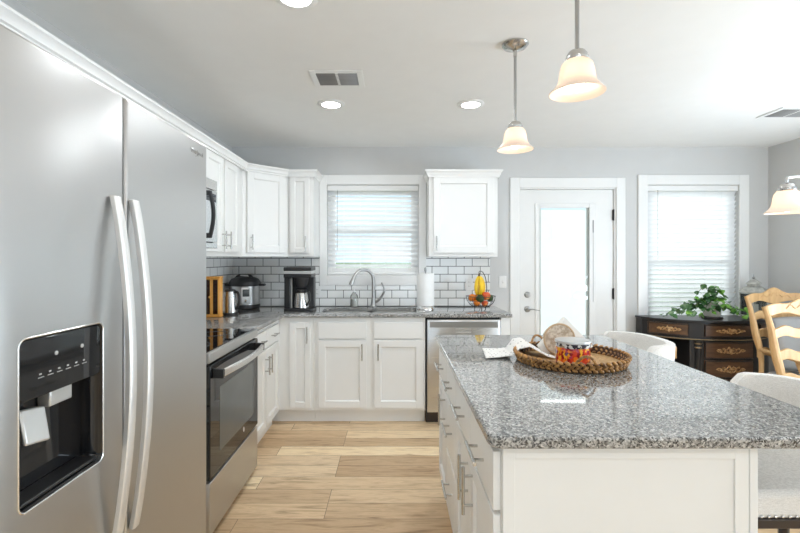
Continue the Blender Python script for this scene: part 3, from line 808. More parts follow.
# microwave
mw = thing('microwave', 'over-the-range stainless microwave with black curved handle', 'microwave', (-1.35, 2.53, 1.435))
MB().box(XL + .011, -1.170, R0, R1, 1.437, 1.868).build('body', 'black_plastic', mw, bevel=.002)
dm = MB().box(-1.169, -1.142, R0, 2.69, 1.475, 1.800).build('door', 'stainless', mw, bevel=.003)
MB().prism(rrect(R0 + .06, 2.60, 1.52, 1.76, .01), -1.1425, -1.1410, 'x').build('window', 'black_glass', dm)
MB().box(-1.169, -1.142, 2.695, R1, 1.475, 1.800).build('control_panel', 'stainless_bright', mw, bevel=.003)
MB().box(-1.1425, -1.141, 2.72, 2.885, 1.73, 1.78).build('display', 'black_glass', mw)
MB().box(-1.169, -1.142, R0, R1, 1.805, 1.868).build('vent_grille', 'stainless_bright', mw, bevel=.003)
MB().box(-1.169, -1.142, R0, R1, 1.437, 1.470).build('bottom_trim', 'stainless_bright', mw, bevel=.003)
hp = [(-1.105 + .022 * math.sin(PI * i / 16), 2.70, 1.50 + .275 * i / 16) for i in range(17)]
MB().tube(hp, .0125, 10).box(-1.1425, -1.10, 2.688, 2.712, 1.495, 1.525).box(-1.1425, -1.10, 2.688, 2.712, 1.75, 1.78).build('handle', 'black_plastic', dm)

# ---------------------------------------------------------------- counter appliances
# spice cabinet
sc_ = thing('spice_cabinet', 'small orange wooden cabinet with two dark glass doors beside the kettle', 'cabinet', (-1.42, 3.50, .9155))
x0, x1, y0, y1, z0, z1 = -1.465, -1.345, 3.47, 3.535, .918, 1.232
mb = MB().box(x0, x0 + .012, y0, y1, z0 + .012, z1 - .012).box(x1 - .012, x1, y0, y1, z0 + .012, z1 - .012).box(x0 + .012, x1 - .012, y1 - .008, y1, z0 + .012, z1 - .012)
mb.box(x0 - .004, x1 + .004, y0 - .006, y1, z0, z0 + .012).box(x0 - .004, x1 + .004, y0 - .006, y1, z1 - .012, z1).box(x0 + .012, x1 - .012, y0 + .01, y1 - .01, z0 + .15, z0 + .158)
mb.box(x0 + .005, x0 + .02, y0, y0 + .015, .9155, z0).box(x1 - .02, x1 - .005, y0, y0 + .015, .9155, z0).box(x0 + .005, x0 + .02, y1 - .02, y1, .9155, z0).box(x1 - .02, x1 - .005, y1 - .02, y1, .9155, z0)
mb.build('case', 'orange_wood', sc_, bevel=.002)
xm = (x0 + x1) / 2
for (a, b, kx) in ((x0 + .002, xm - .001, xm - .007), (xm + .001, x1 - .002, xm + .010)):
    f = .010; zz0, zz1 = z0 + .014, z1 - .014
    mb = MB().box(a, a + f, y0 - .010, y0 - .0005, zz0, zz1).box(b - f, b, y0 - .010, y0 - .0005, zz0, zz1).box(a + f, b - f, y0 - .010, y0 - .0005, zz0, zz0 + f).box(a + f, b - f, y0 - .010, y0 - .0005, zz1 - f, zz1)
    d = mb.build('door', 'orange_wood', sc_, bevel=.0015)
    MB().box(a + f, b - f, y0 - .006, y0 - .003, zz0 + f, zz1 - f).build('pane', 'dark_pane', d, smooth=0)
    MB().lathe([(.004, -.010), (.004, -.016), (.009, -.022), (.007, -.029), (.001, -.030)], (kx, y0, (z0 + z1) / 2), 12, 'y').build('knob', 'orange_wood', d)
# kettle
kt = thing('electric_kettle', 'stainless steel kettle with black handle and base on the counter', 'kettle', (-1.322, 3.63, .9155))
kx, ky = -1.322, 3.63
MB().lathe([(.064, .9155), (.066, .922), (.062, .936), (.03, .937)], (kx, ky, 0)).build('base', 'black_plastic', kt)
MB().lathe([(.055, .938), (.056, .96), (.050, 1.06), (.044, 1.105), (.01, 1.106)], (kx, ky, 0)).build('body', 'stainless_bright', kt)
MB().lathe([(.0445, 1.1065), (.043, 1.118), (.02, 1.126), (.012, 1.128), (.012, 1.138), (.004, 1.141)], (kx, ky, 0)).build('lid', 'black_plastic', kt)
MB().tube(smoothpath([(kx + .040, ky - .012, 1.10), (kx + .07, ky - .025, 1.098), (kx + .082, ky - .03, 1.06), (kx + .076, ky - .028, 1.0), (kx + .052, ky - .014, .965)]), .0105, 10).build('handle', 'black_plastic', kt)
MB().tube([(kx - .04, ky + .01, 1.085), (kx - .062, ky + .016, 1.10), (kx - .070, ky + .018, 1.106)], [.014, .010, .007], 10).build('spout', 'stainless_bright', kt)
# pressure cooker
pc_ = thing('pressure_cooker', 'round stainless pressure cooker with black lid and control panel in the counter corner', 'pressure cooker', (-1.372, 4.15, .9155))
px, py = -1.372, 4.145
MB().lathe([(.128, .9155), (.134, .922), (.134, .952), (.12, .953)], (px, py, 0), 40).build('base', 'black_plastic', pc_)
MB().lathe([(.12, .953), (.131, .954), (.131, 1.118), (.12, 1.119)], (px, py, 0), 40).build('body', 'stainless', pc_)
ld = MB().lathe([(.135, 1.120), (.142, 1.128), (.142, 1.142), (.136, 1.160), (.118, 1.185), (.075, 1.203), (.01, 1.206)], (px, py, 0), 40)
lid = ld.build('lid', 'black_plastic', pc_)
MB().prism([(px - .095, 1.186), (px - .070, 1.214), (px - .045, 1.230), (px + .045, 1.230), (px + .070, 1.214), (px + .095, 1.186)], py - .035, py - .005, 'y').build('lid_handle', 'black_plastic', lid, bevel=.008, seg=3)
MB().prism([(px - .035, 1.212), (px + .045, 1.206), (px + .038, 1.221), (px - .028, 1.222)], py - .0365, py - .0345, 'y').build('handle_glint', 'silver_plastic', lid)  # silver patch imitating a glint on the lid handle
MB().cyl((px + .045, py + .04, 1.17), (px + .045, py + .04, 1.215), .010, seg=10).build('steam_valve', 'black_plastic', lid)
for s_ in (-1, 1): MB().box(px + s_ * .160 - .026, px + s_ * .160 + .026, py - .03, py + .03, 1.118, 1.140).build('side_handle', 'black_plastic', pc_, bevel=.008)
a0 = math.radians(-68)
def cylpatch(r, a, da, za, zb, rt): return MB().grid(lambda u, v: (px + r * math.cos(a + da * (u - .5)), py + r * math.sin(a + da * (u - .5)), za + (zb - za) * v), 8, 2)
cp = cylpatch(.1335, a0, .62, .962, 1.108, 0).build('control_panel', 'white_plastic', pc_, solid=.002)
cylpatch(.1352, a0, .44, 1.030, 1.094, 0).build('display', 'display_grey', cp, solid=.001)
MB().lathe([(.014, -.1335), (.014, -.142), (.011, -.145), (.002, -.146)], (px + .050, py + .009, .992), 14, 'y').build('dial', 'chrome', cp)
# coffee maker
cm = thing('coffee_maker', 'black drip coffee maker with stainless thermal carafe left of the sink', 'coffee maker', (-.825, 3.97, .9155))
x0, x1, yf, yb = -.950, -.712, 3.862, 4.09
MB().prism(rrect(x0, x1 + .012, yf, yb, .02), .9155, .938).build('base', 'black_plastic', cm, bevel=.003)
MB().box(x0, x0 + .048, yf + .03, yb, .938, 1.205).build('side_column', 'black_plastic', cm, bevel=.004)
MB().box(x0 + .048, x1, yf + .13, yb, .938, 1.205).build('water_tank', 'black_plastic', cm, bevel=.004)
MB().box(x0, x1, yf + .005, yb, 1.205, 1.237).build('head', 'black_plastic', cm, bevel=.005)
MB().box(x0, x1, yf, yb, 1.237, 1.263).build('head_band', 'silver_plastic', cm, bevel=.003)
MB().box(x0, x1, yf, yb, 1.263, 1.296).build('lid', 'black_plastic', cm, bevel=.007)
MB().lathe([(.066, 1.204), (.062, 1.17), (.045, 1.118), (.012, 1.112)], (-.812, yf + .075, 0)).build('filter_basket', 'black_plastic', cm)
MB().box(x0 + .05, x0 + .062, yf + .06, yf + .08, .94, 1.20).build('chrome_strip', 'silver_plastic', cm)
cf = thing('coffee_carafe', 'stainless thermal carafe standing in the black coffee maker', 'carafe', (-.812, yf + .075, .9385))
cx, cy = -.808, yf + .072
MB().lathe([(.060, .939), (.065, .944), (.064, .985), (.057, 1.045), (.050, 1.072), (.02, 1.076)], (cx, cy, 0), 32).build('body', 'stainless_bright', cf)
MB().lathe([(.046, 1.0765), (.047, 1.09), (.040, 1.10), (.015, 1.103)], (cx, cy, 0)).build('lid', 'black_plastic', cf)
MB().tube(smoothpath([(cx + .042, cy - .035, 1.082), (cx + .075, cy - .055, 1.078), (cx + .085, cy - .062, 1.02), (cx + .052, cy - .042, .965)]), .010, 10, flat=.8).build('handle', 'black_plastic', cf)

# outlets and switch
def plate(x, z, label, kind, y, w=.070, h=.115):
    r = thing(kind, label, 'outlet' if kind == 'power_outlet' else 'light switch', (x, y, z))
    MB().prism(rrect(x - w / 2, x + w / 2, z - h / 2, z + h / 2, .006), y - .005, y - .0003, 'y').build('cover_plate', 'white_plastic', r, bevel=.0015)
    if kind == 'power_outlet':
        for dz in (-.02, .02):
            f = MB().prism(rrect(x - .014, x + .014, z + dz - .013, z + dz + .013, .006), y - .0062, y - .0045, 'y').build('socket', 'white_trim', r)
            MB().box(x - .007, x - .005, y - .0066, y - .006, z + dz - .002, z + dz + .007).box(x + .005, x + .007, y - .0066, y - .006, z + dz - .002, z + dz + .007).build('slot', 'dark_gap', f)
    else:
        MB().box(x - .006, x + .006, y - .0064, y - .0045, z - .012, z + .012).build('switch_opening', 'silver_plastic', r)
        MB().box(x - .0045, x + .0045, y - .016, y - .005, z - .002, z + .009).build('toggle', 'white_trim', r)
plate(-.737, 1.050, 'white wall outlet on the tile just right of the coffee maker', 'power_outlet', YB - .009)
plate(.722, 1.122, 'white wall outlet on the tile behind the fruit basket', 'power_outlet', YB - .009)
plate(1.046, 1.145, 'white light switch on the grey wall left of the door', 'light_switch', YB)

# fruit basket
fbx, fby = .785, 4.075
fb = thing('fruit_basket', 'black wire fruit basket with tall banana hook at the counter end', 'fruit basket', (fbx, fby, .9155))
def bowl(t): return (.048 + .082 * math.sin(t * PI / 2) ** .8, .935 + .095 * t ** 1.5)
bw_ = MB()
for k in range(16):
    a = 2 * PI * k / 16
    bw_.tube([(fbx + bowl(t / 8)[0] * math.cos(a), fby + bowl(t / 8)[0] * math.sin(a), bowl(t / 8)[1]) for t in range(9)], .0016, 5)
for t in (0, .35, .7):
    r, z = bowl(t); bw_.tube(arc((fbx, fby, z), r, 0, 2 * PI * 31 / 32, 31, 'xy'), .0016, 5, closed=True)
bw_.build('wire_bowl', 'black_plastic', fb)
MB().tube(arc((fbx, fby, 1.03), .131, 0, 2 * PI * 39 / 40, 39, 'xy'), .003, 8, closed=True).build('rim', 'black_plastic', fb)
ft = MB()
for k in range(3):
    a = 2 * PI * k / 3 + .5; ft.cyl((fbx + .05 * math.cos(a), fby + .05 * math.sin(a), .9355), (fbx + .058 * math.cos(a), fby + .058 * math.sin(a), .9155), .004, seg=8)
ft.build('foot', 'black_plastic', fb)
MB().tube(smoothpath([(fbx + .075, fby + .107, 1.03), (fbx + .075, fby + .10, 1.10), (fbx + .060, fby + .08, 1.19), (fbx + .025, fby + .035, 1.245), (fbx - .005, fby, 1.255), (fbx - .018, fby - .012, 1.245), (fbx - .016, fby - .014, 1.232)]), .0035, 8).build('banana_hook', 'black_plastic', fb)
bn = thing('banana_bunch', 'bunch of yellow bananas hanging from the basket hook', 'bananas', (fbx - .016, fby - .012, 1.23))
MB().tube([(fbx - .016, fby - .012, 1.236), (fbx - .016, fby - .012, 1.205)], [.007, .011], 8).build('stalk', 'brown_stem', bn)
for k, (dx, dy) in enumerate(((-.024, -.016), (.010, -.032), (.030, -.004), (-.002, .018))):
    P = smoothpath([(fbx - .016 + dx * .3, fby - .012 + dy * .3, 1.207), (fbx - .016 + dx * .9, fby - .012 + dy * .9, 1.17), (fbx - .016 + dx * 1.25, fby - .012 + dy * 1.3, 1.11), (fbx - .018 + dx * 1.0, fby - .012 + dy * .9, 1.06), (fbx - .022 + dx * .75, fby - .012 + dy * .5, 1.048)], 5)
    MB().tube(P, [.006 + .0125 * math.sin(PI * min(1, .12 + i / (len(P) - 1) * .82)) for i in range(len(P))], 7).build('banana', 'yellow_banana', bn)
def fruit(kind, label, x, y, z, r):
    if kind == 'avocado':
        t = thing('avocado', label, 'avocado', (x, y, z - r)); MB().ball((x, y, z), (r, r * .95, r * 1.12), 16, 10, Matrix.Rotation(.7, 3, 'X')).build('flesh', 'avocado_skin', t)
        MB().cyl((x, y - r * .70, z + r * .80), (x, y - r * .76, z + r * .9), .003, seg=6).build('stem', 'brown_stem', t)
    else:
        t = thing(kind, label, kind, (x, y, z - r))
        prof = []
        for i in range(13):
            a = PI * i / 12 - PI / 2; q = r * math.cos(a); h = r * .93 * math.sin(a)
            if kind == 'apple' and i > 9: h -= r * .22 * (i - 9) / 3
            prof.append((max(q, .0015), z + h))
        MB().lathe(prof, (x, y, 0), 18).build('flesh', 'apple_skin' if kind == 'apple' else 'orange_peel', t)
        MB().cyl((x, y, z + r * .6), (x + .004, y, z + r * 1.0), .0018, seg=6).build('stem', 'brown_stem', t)
FR = 'fruit in the wire basket'
for k, lab, x, y, z, r in (
    ('apple', 'red and yellow apple highest at the right of the fruit basket', .040, -.025, 1.036, .043),
    ('avocado', 'dark green avocado in the middle of the basket below the bananas', -.018, -.062, 1.012, .037),
    ('avocado', 'dark green avocado at the right rim of the basket', .085, .005, 1.012, .030),
    ('orange', 'orange at the left rim of the fruit basket', -.078, -.014, 1.016, .036),
    ('orange', 'orange low at the front left of the basket under the avocado', -.044, -.055, .974, .031),
    ('apple', 'reddish apple low at the front of the fruit basket', .024, -.060, .972, .031),
    ('orange', 'orange peeking out behind the bananas in the basket', -.010, .055, 1.015, .038)):
    fruit(k, lab, fbx + x, fby + y, z, r)

# ---------------------------------------------------------------- island
IX0, IX1, IY0, IY1 = .285, .955, 1.180, 2.650
MI = Fr((IX0, 0, 0), (0, 1, 0), (-1, 0, 0))
def island_unit(label, y0, y1, fronts):
    c = thing('island_cabinet', label, 'cabinet', ((IX0 + IX1) / 2, (y0 + y1) / 2, 0), 'white island cabinets')
    MB().box(IX0, IX1 - .022, y0 + .001, y1 - .001, .115, .884).build('carcass', 'cabinet_white', c, bevel=.001)
    MB().box(IX0 + .07, IX1 - .022, y0 + .001, y1 - .001, 0, .115).build('toe_kick', 'cabinet_white', c)
    for f in fronts: front(c, MI, *f[0], **f[1])
g = .004; y = [1.1985, 1.563, 1.928, 2.29, 2.65]
hk = dict(hl=.16)
island_unit('nearest white island cabinet, two drawers above two doors', y[0], y[2], [
    ((y[0] + g, y[1] - g, .700, .858), dict(name='drawer', shaker=False, handle=('h', (y[0] + y[1]) / 2, .778), **hk)),
    ((y[1] + g, y[2] - g, .700, .858), dict(name='drawer', shaker=False, handle=('h', (y[1] + y[2]) / 2, .778), **hk)),
    ((y[0] + g, y[1] - g, .135, .688), dict(handle=('v', y[1] - .045, .59), **hk)),
    ((y[1] + g, y[2] - g, .135, .688), dict(handle=('v', y[1] + .05, .59), **hk))])
island_unit('middle white island cabinet with a stack of three drawers', y[2], y[3], [
    ((y[2] + g, y[3] - g, .700, .858), dict(name='drawer', shaker=False, handle=('h', (y[2] + y[3]) / 2, .778), **hk)),
    ((y[2] + g, y[3] - g, .425, .688), dict(name='drawer', shaker=False, handle=('h', (y[2] + y[3]) / 2, .57), **hk)),
    ((y[2] + g, y[3] - g, .135, .413), dict(name='drawer', shaker=False, handle=('h', (y[2] + y[3]) / 2, .29), **hk))])
island_unit('farthest white island cabinet, one drawer above one door', y[3], y[4], [
    ((y[3] + g, y[4] - g, .700, .858), dict(name='drawer', shaker=False, handle=('h', (y[3] + y[4]) / 2, .778), **hk)),
    ((y[3] + g, y[4] - g, .135, .688), dict(handle=('v', y[3] + .04, .59), **hk))])
ep = thing('island_end_panel', 'wide flat white panel closing the near end of the island', 'cabinet panel', (.62, 1.19, 0))
MB().box(IX0 + .001, IX1 - .023, 1.186, 1.1985, 0, .884).build('panel', 'cabinet_white', ep)
mb = MB().box(IX0 + .001, IX0 + .032, 1.180, 1.1862, 0, .884).box(IX0 + .032, IX1 - .06, 1.180, 1.1862, .848, .884).box(IX1 - .06, IX1 - .024, 1.180, 1.1862, 0, .884)
mb.build('trim_board', 'cabinet_white', ep, bevel=.001)
sp_ = MB().box(IX1 - .0215, IX1, 1.180, IY1, 0, .884).build('island_back_panel', 'cabinet_white', loc=(IX1, 1.9, 0), bevel=.002)
tag(sp_, 'long white back panel of the island facing the bar stools', 'cabinet panel')
it = MB().prism(rrect(.245, 1.252, 1.150, 2.695, .04, 8), .885, .9155).build('countertop', 'granite', loc=(.75, 1.9, .885), bevel=.007, seg=3)
tag(it, 'large speckled grey granite island countertop with a woven tray on it', 'countertop')
ZT = .9158

# woven tray
tx, ty, tr = .780, 1.995, .232
ty_ = thing('woven_tray', 'round brown woven tray with two loop handles on the island', 'tray', (tx, ty, ZT))
MB().lathe([(.20, ZT), (.215, ZT + .002), (.215, ZT + .009), (.0, ZT + .009)][:3] + [(.01, ZT + .009)], (tx, ty, 0), 48).build('base', 'wicker_base', ty_)
mb = MB(); NB = 54
for row, (rr_, zz) in enumerate(((.222, .010), (.229, .024), (.235, .038))):
    for k in range(NB):
        a = 2 * PI * (k + .5 * (row % 2)) / NB
        rot = Matrix.Rotation(a, 3, 'Z') @ Matrix.Rotation(.55 if row % 2 else -.55, 3, 'X')
        mb.ball((tx + rr_ * math.cos(a), ty + rr_ * math.sin(a), ZT + zz + .002), (.010, .0142, .0078), 8, 6, rot)
mb.build('rim', 'wicker', ty_)
MB().lathe([(.214, ZT + .004), (.222, ZT + .004), (.233, ZT + .040), (.228, ZT + .042), (.216, ZT + .012)], (tx, ty, 0), 48, cap=False).build('rim_gap_shade', 'wicker_gap_shade', ty_)  # dark wall colours in the shaded gaps of the weave
for a in (math.radians(-97), math.radians(107)):
    d = .36
    P = []
    for i in range(15):
        t = i / 14; aa = a - d * .5 * 1.0 + d * t
        P.append((tx + (.236 + .012 * math.sin(PI * t)) * math.cos(aa), ty + (.236 + .012 * math.sin(PI * t)) * math.sin(aa), ZT + .034 + .042 * math.sin(PI * t) ** .8))
    MB().tube(P, .0055, 8).build('handle', 'wicker', ty_)
# candle jar
cx, cy, z0 = .765, 1.925, ZT + .0095
cj = thing('candle_jar', 'glass candle jar printed with orange autumn leaves on the tray', 'candle', (cx, cy, z0))
MB().lathe([(.066, z0), (.070, z0 + .004), (.070, z0 + .072), (.066, z0 + .0725)], (cx, cy, 0), 40).build('jar', 'autumn_print', cj)
MB().lathe([(.066, z0 + .0726), (.0702, z0 + .073), (.0702, z0 + .090), (.066, z0 + .0905)], (cx, cy, 0), 40).build('patterned_band', 'dark_print', cj)
MB().lathe([(.072, z0 + .0906), (.073, z0 + .094), (.072, z0 + .100), (.06, z0 + .103), (.005, z0 + .104)], (cx, cy, 0), 40).build('lid', 'silver_plastic', cj)
# napkin holder: two stamped discs, napkins standing on their corners between them
hx, hy = .775, 2.085
nh = thing('napkin_holder', 'round stamped clay disc napkin holder on the woven tray', 'napkin holder', (hx, hy, z0))
MB().lathe([(.070, -.006), (.070, .006)], (hx - .01, hy, z0 + .074), 36, 'y').build('disc', 'stamped_clay', nh)
MB().tube(arc((hx - .01, hy - .004, z0 + .074), .070, 0, 2 * PI * 39 / 40, 39, 'xz'), .0045, 8, closed=True).build('rim', 'tan_rim', nh)
MB().box(hx - .055, hx + .045, hy - .006, hy + .062, z0, z0 + .006).build('foot', 'tan_rim', nh, bevel=.002)
MB().lathe([(.060, .0), (.060, .010)], (hx - .01, hy + .046, z0 + .066), 36, 'y').build('rear_disc', 'stamped_clay', nh)
nk = thing('napkin_stack', 'stack of white paper napkins standing on a corner in the holder', 'napkins', (hx, hy + .025, z0 + .006))
q = .118; mb = MB()
for k in range(9):
    yy = hy + .0095 + k * .0036; c_ = (hx + .014 + random.uniform(-.002, .002), z0 + .0075 + q)
    hq = q * random.uniform(.985, 1.0)
    e_ = random.uniform(-.002, .002)
    mb.prism([(hx + .012 + e_ - .092, z0 + .0065), (hx + .012 + e_ + .092, z0 + .0065), (hx + .012 + e_ + .140, z0 + .038), (hx + .022 + e_, z0 + .172 + e_), (hx + .012 + e_ - .112, z0 + .038)], yy, yy + .0026, 'y')
mb.build('napkin', 'napkin_paper', nk, smooth=0)
# cloth draped over the tray rim
def clothp(u, v):
    # u along the length (left end to inside the tray), v across
    pts = [(.415, 0.002), (.48, .004), (.535, .012), (.568, .048), (.605, .060), (.65, .036), (.685, .018), (.715, .013)]
    f = u * (len(pts) - 1); i = min(int(f), len(pts) - 2); t = f - i; t = t * t * (3 - 2 * t)
    x = pts[i][0] * (1 - t) + pts[i + 1][0] * t; z = pts[i][1] * (1 - t) + pts[i + 1][1] * t
    yy = 2.035 - .045 * u * u + .205 * v * (1 - .66 * max(0, (u - .45) / .55)) - .01 * u + .012 * math.sin(u * 9 + v * 2)
    return (x + .028 * v * (1 - u), yy, ZT + .0025 + z + .004 * (1 + math.sin(v * 7 + u * 5)) * (.3 + u * .4) + (.006 if .3 < u < .8 else 0) * v)
tc_ = MB().grid(clothp, 36, 12).build('table_runner', 'stitched_cloth', loc=(.47, 2.15, ZT), solid=.0028, smooth=180)
tag(tc_, 'white stitched cloth runner draped over the left rim of the woven tray', 'cloth')

# ---------------------------------------------------------------- stools
def make_stool(label):
    r = thing('bar_stool', label, 'stool', (0, 0, 0), 'upholstered bar stools')
    MB().prism(rrect(-.290, .205, -.228, .228, .03), .608, .690).build('seat', 'linen', r, bevel=.018, seg=4)
    MB().prism(rrect(-.288, .203, -.226, .226, .03), .580, .608).build('apron', 'dark_wood', r, bevel=.003)
    for f in (lambda t: (-.291, t * .19), lambda t: (-.045 + t * .215, -.229), lambda t: (-.045 + t * .215, .229)):
        nm = MB()
        for k in range(22): nm.ball((*f(-1 + 2 * k / 21), .619), .005, 8, 6)
        nm.build('nailhead_trim', 'chrome', r)
    # wrap-around back
    def shell(u, v):
        th = math.radians(-96 + 192 * u); rx, ry = .218, .240
        e = 1 - min(1, (1 - abs(2 * u - 1)) / .20); top = .917 - .20 * e ** 2.6
        z = .64 + (top - .64) * v; fl = 1 + .05 * v
        ex = abs(math.cos(th)) ** .75 * (1 if math.cos(th) >= 0 else -1); ey = abs(math.sin(th)) ** .75 * (1 if math.sin(th) >= 0 else -1)
        return (.015 + rx * fl * ex, ry * fl * ey, z)
    MB().grid(shell, 40, 8).build('backrest', 'linen', r, solid=.045, bevel=.012, seg=3, smooth=60)
    for sx_, sy_ in ((-1, -1), (-1, 1), (1, -1), (1, 1)):
        xl = .185 if sx_ > 0 else -.265
        MB().tube([(xl, .185 * sy_, .585), (xl + .012 * sx_, .205 * sy_, 0)], [.021, .014], 8).build('leg', 'dark_wood', r)
    st = MB()
    for a, b in (((-1, -1), (-1, 1)), ((1, -1), (1, 1)), ((-1, -1), (1, -1)), ((-1, 1), (1, 1))):
        q_ = lambda v: (.192 if v[0] > 0 else -.272, .198 * v[1], .22)
        st.cyl(q_(a), q_(b), .011, seg=8)
    st.build('stretcher', 'dark_wood', r)
    return r
s1 = make_stool('near light linen bar stool with nailhead trim at the right side of the island'); s1.location = (1.315, 1.545, 0)
s2 = copy_tree(s1); s2.location = (1.268, 2.575, 0); s2['label'] = 'far light linen bar stool at the right side of the island, before the desk'

# ---------------------------------------------------------------- desk
DX0, DX1, ZD = 2.315, 3.50, .830
dk = thing('desk', 'bow-front black antique desk with painted floral drawers under the dining window', 'desk', (2.85, 4.1, 0))
def bowY(x, inset=0):
    t = (x - DX0) / (DX1 - DX0)
    return 3.89 + inset + .30 * (abs(2 * t - 1) ** 2.6)
def bowpoly(x0, x1, inset, yb=YB - .025, k=20):
    P = [(x0 + (x1 - x0) * i / k, bowY(x0 + (x1 - x0) * i / k, inset)) for i in range(k + 1)]
    return P + [(x1, yb), (x0, yb)]
MB().prism(bowpoly(DX0 - .012, DX1 + .012, -.012), ZD - .022, ZD).build('desk_top', 'black_lacquer', dk, bevel=.005)
MB().prism(bowpoly(DX0, DX1, .012), .672, ZD - .022).build('frieze', 'black_lacquer', dk)
MB().prism(bowpoly(DX0 - .008, DX1 + .008, -.006), .655, .672).build('moulding', 'black_lacquer', dk, bevel=.004)
tt = MB().tube([(x, bowY(x, -.0065), .6655) for x in [DX0 + (DX1 - DX0) * i / 30 for i in range(31)]], .003, 6); tt.build('gilt_line', 'gilt', dk)
def curved_drawer(x0, x1, z0, z1, scroll=True):
    P = bowpoly(x0, x1, .0, k=10); k = 11
    inner = [(p[0], p[1] + .02) for p in P[:k]][::-1]
    d = MB().prism(P[:k] + inner, z0, z1).build('drawer', 'drawer_walnut', dk, bevel=.003)
    bd = MB(); loop = [(p[0], p[1] - .001, z0 + .006) for p in P[:k]] + [(p[0], p[1] - .001, z1 - .006) for p in P[:k]][::-1]
    bd.tube(loop, .004, 6, closed=True); bd.build('border', 'black_lacquer', d)
    sc = MB(); w = (x1 - x0); zm = (z0 + z1) / 2; A = (z1 - z0) * .16
    for ph in (0, PI):
        pts = []
        for i in range(41):
            t = i / 40; x = x0 + w * (.20 + .60 * t); e = math.sin(PI * t) ** .6
            pts.append((x, bowY(x) - .001, zm + A * e * math.sin(t * 6 * PI + ph)))
        sc.tube(pts, [.0022 + .003 * abs(math.sin(i * .77)) for i in range(41)], 5)
    for i in range(15):
        t = .22 + .56 * i / 14; x = x0 + w * t; e = math.sin(PI * (i + .5) / 15)
        sc.ball((x, bowY(x) - .001, zm + A * 1.1 * e * math.sin(i * 2.4)), (.012 * (.6 + e * .5), .002, .009 * (.5 + e * .8)), 8, 6)
    xm = (x0 + x1) / 2
    for i in range(6):
        a = i * PI / 3; sc.ball((xm + .012 * math.cos(a), bowY(xm) - .002, zm + .012 * math.sin(a)), (.009, .002, .009), 8, 6)
    sc.build('painted_scroll', 'scroll_paint', d)
    return d
curved_drawer(2.345, 2.585, .688, .795); curved_drawer(2.705, 3.125, .688, .795); curved_drawer(3.21, 3.43, .688, .795)
# right pedestal and left end
MB().prism(bowpoly(2.600, DX1 - .01, .014), .06, .655).build('pedestal', 'black_lacquer', dk)
curved_drawer(2.705, 3.125, .50, .645); curved_drawer(2.705, 3.125, .335, .485); curved_drawer(2.705, 3.125, .10, .32)
MB().prism([(DX0 + .005, bowY(DX0 + .005, .03)), (DX0 + .075, bowY(DX0 + .075, .03)), (DX0 + .075, YB - .03), (DX0 + .005, YB - .03)], .06, .655).build('end_panel', 'black_lacquer', dk)
MB().box(DX0 + .075, 2.60, YB - .05, YB - .035, .30, .655).build('modesty_panel', 'black_lacquer', dk)
for x in (2.655, DX0 + .04):
    yy = bowY(x, .005)
    cl = MB().lathe([(.030, .06), (.030, .09), (.022, .10), (.024, .35), (.022, .59), (.026, .595), (.018, .612), (.026, .628), (.032, .640), (.032, .654)], (x, yy, 0), 16).build('column', 'black_lacquer', dk)
    MB().lathe([(.0245, .589), (.0275, .592), (.0275, .597), (.0245, .60)], (x, yy, 0), 16).lathe([(.0265, .626), (.0285, .628), (.0285, .633), (.0265, .635)], (x, yy, 0), 16).build('gilt_ring', 'gilt', cl)
for x, y in ((DX0 + .04, 4.25), (2.655, 3.96), (3.1, 3.96), (3.45, 4.22), (2.655, 4.25)):
    MB().lathe([(.018, 0), (.03, .015), (.03, .04), (.022, .06)], (x, y, 0), 12).build('foot', 'black_lacquer', dk)

# plant
pxx, pyy = 2.885, 4.085
pl = thing('potted_ivy', 'trailing green ivy in a pale ceramic pot on the dark desk', 'plant', (pxx, pyy, ZD))
z0 = ZD + .0005
MB().lathe([(.082, z0), (.088, z0 + .006), (.085, z0 + .016), (.03, z0 + .017)], (pxx, pyy, 0)).build('saucer', 'dark_wood', pl)
MB().lathe([(.060, z0 + .0175), (.066, z0 + .03), (.072, z0 + .09), (.074, z0 + .128), (.086, z0 + .134), (.088, z0 + .152), (.080, z0 + .156), (.074, z0 + .145)], (pxx, pyy, 0), 32).build('pot', 'pot_glaze', pl)
MB().lathe([(.07, z0 + .140), (.074, z0 + .141), (.03, z0 + .146)], (pxx, pyy, 0)).build('soil', 'soil', pl)
vines = []
top = Vector((pxx, pyy, z0 + .15))
rnd = random.Random(11)
ends = [(-.47, -.05, .02), (-.42, -.10, .03), (-.36, -.06, .05), (-.30, -.12, .03), (-.25, -.06, .09), (-.30, .02, .10), (-.20, -.13, .02), (-.15, .02, .17), (-.06, -.05, .20), (.04, .02, .19), (.11, -.03, .15), (.15, -.09, .05), (.20, -.13, .02), (.26, -.12, .05), (.13, -.11, .09), (-.09, -.13, .07), (-.02, -.13, .10), (-.38, .04, .04), (.22, -.05, .08)]
vm_ = MB(); leaves = MB(); bright = MB()
def leaf(mb, c, size, yaw, pitch, roll):
    R = Matrix.Rotation(yaw, 3, 'Z') @ Matrix.Rotation(pitch, 3, 'X') @ Matrix.Rotation(roll, 3, 'Y')
    prof = [(0, .06), (.18, .40), (.42, .50), (.68, .34), (1.0, .02)]
    rows = []
    for t, w in prof:
        dz = -.25 * t * t
        rows.append(mb.vs([Vector(c) + R @ Vector((s_ * w * size, t * size, (dz + (.10 * abs(s_) * w)) * size)) for s_ in (-1, 0, 1)]))
    for A_, B_ in zip(rows, rows[1:]):
        for k in range(2): mb.face([A_[k], A_[k + 1], B_[k + 1], B_[k]])
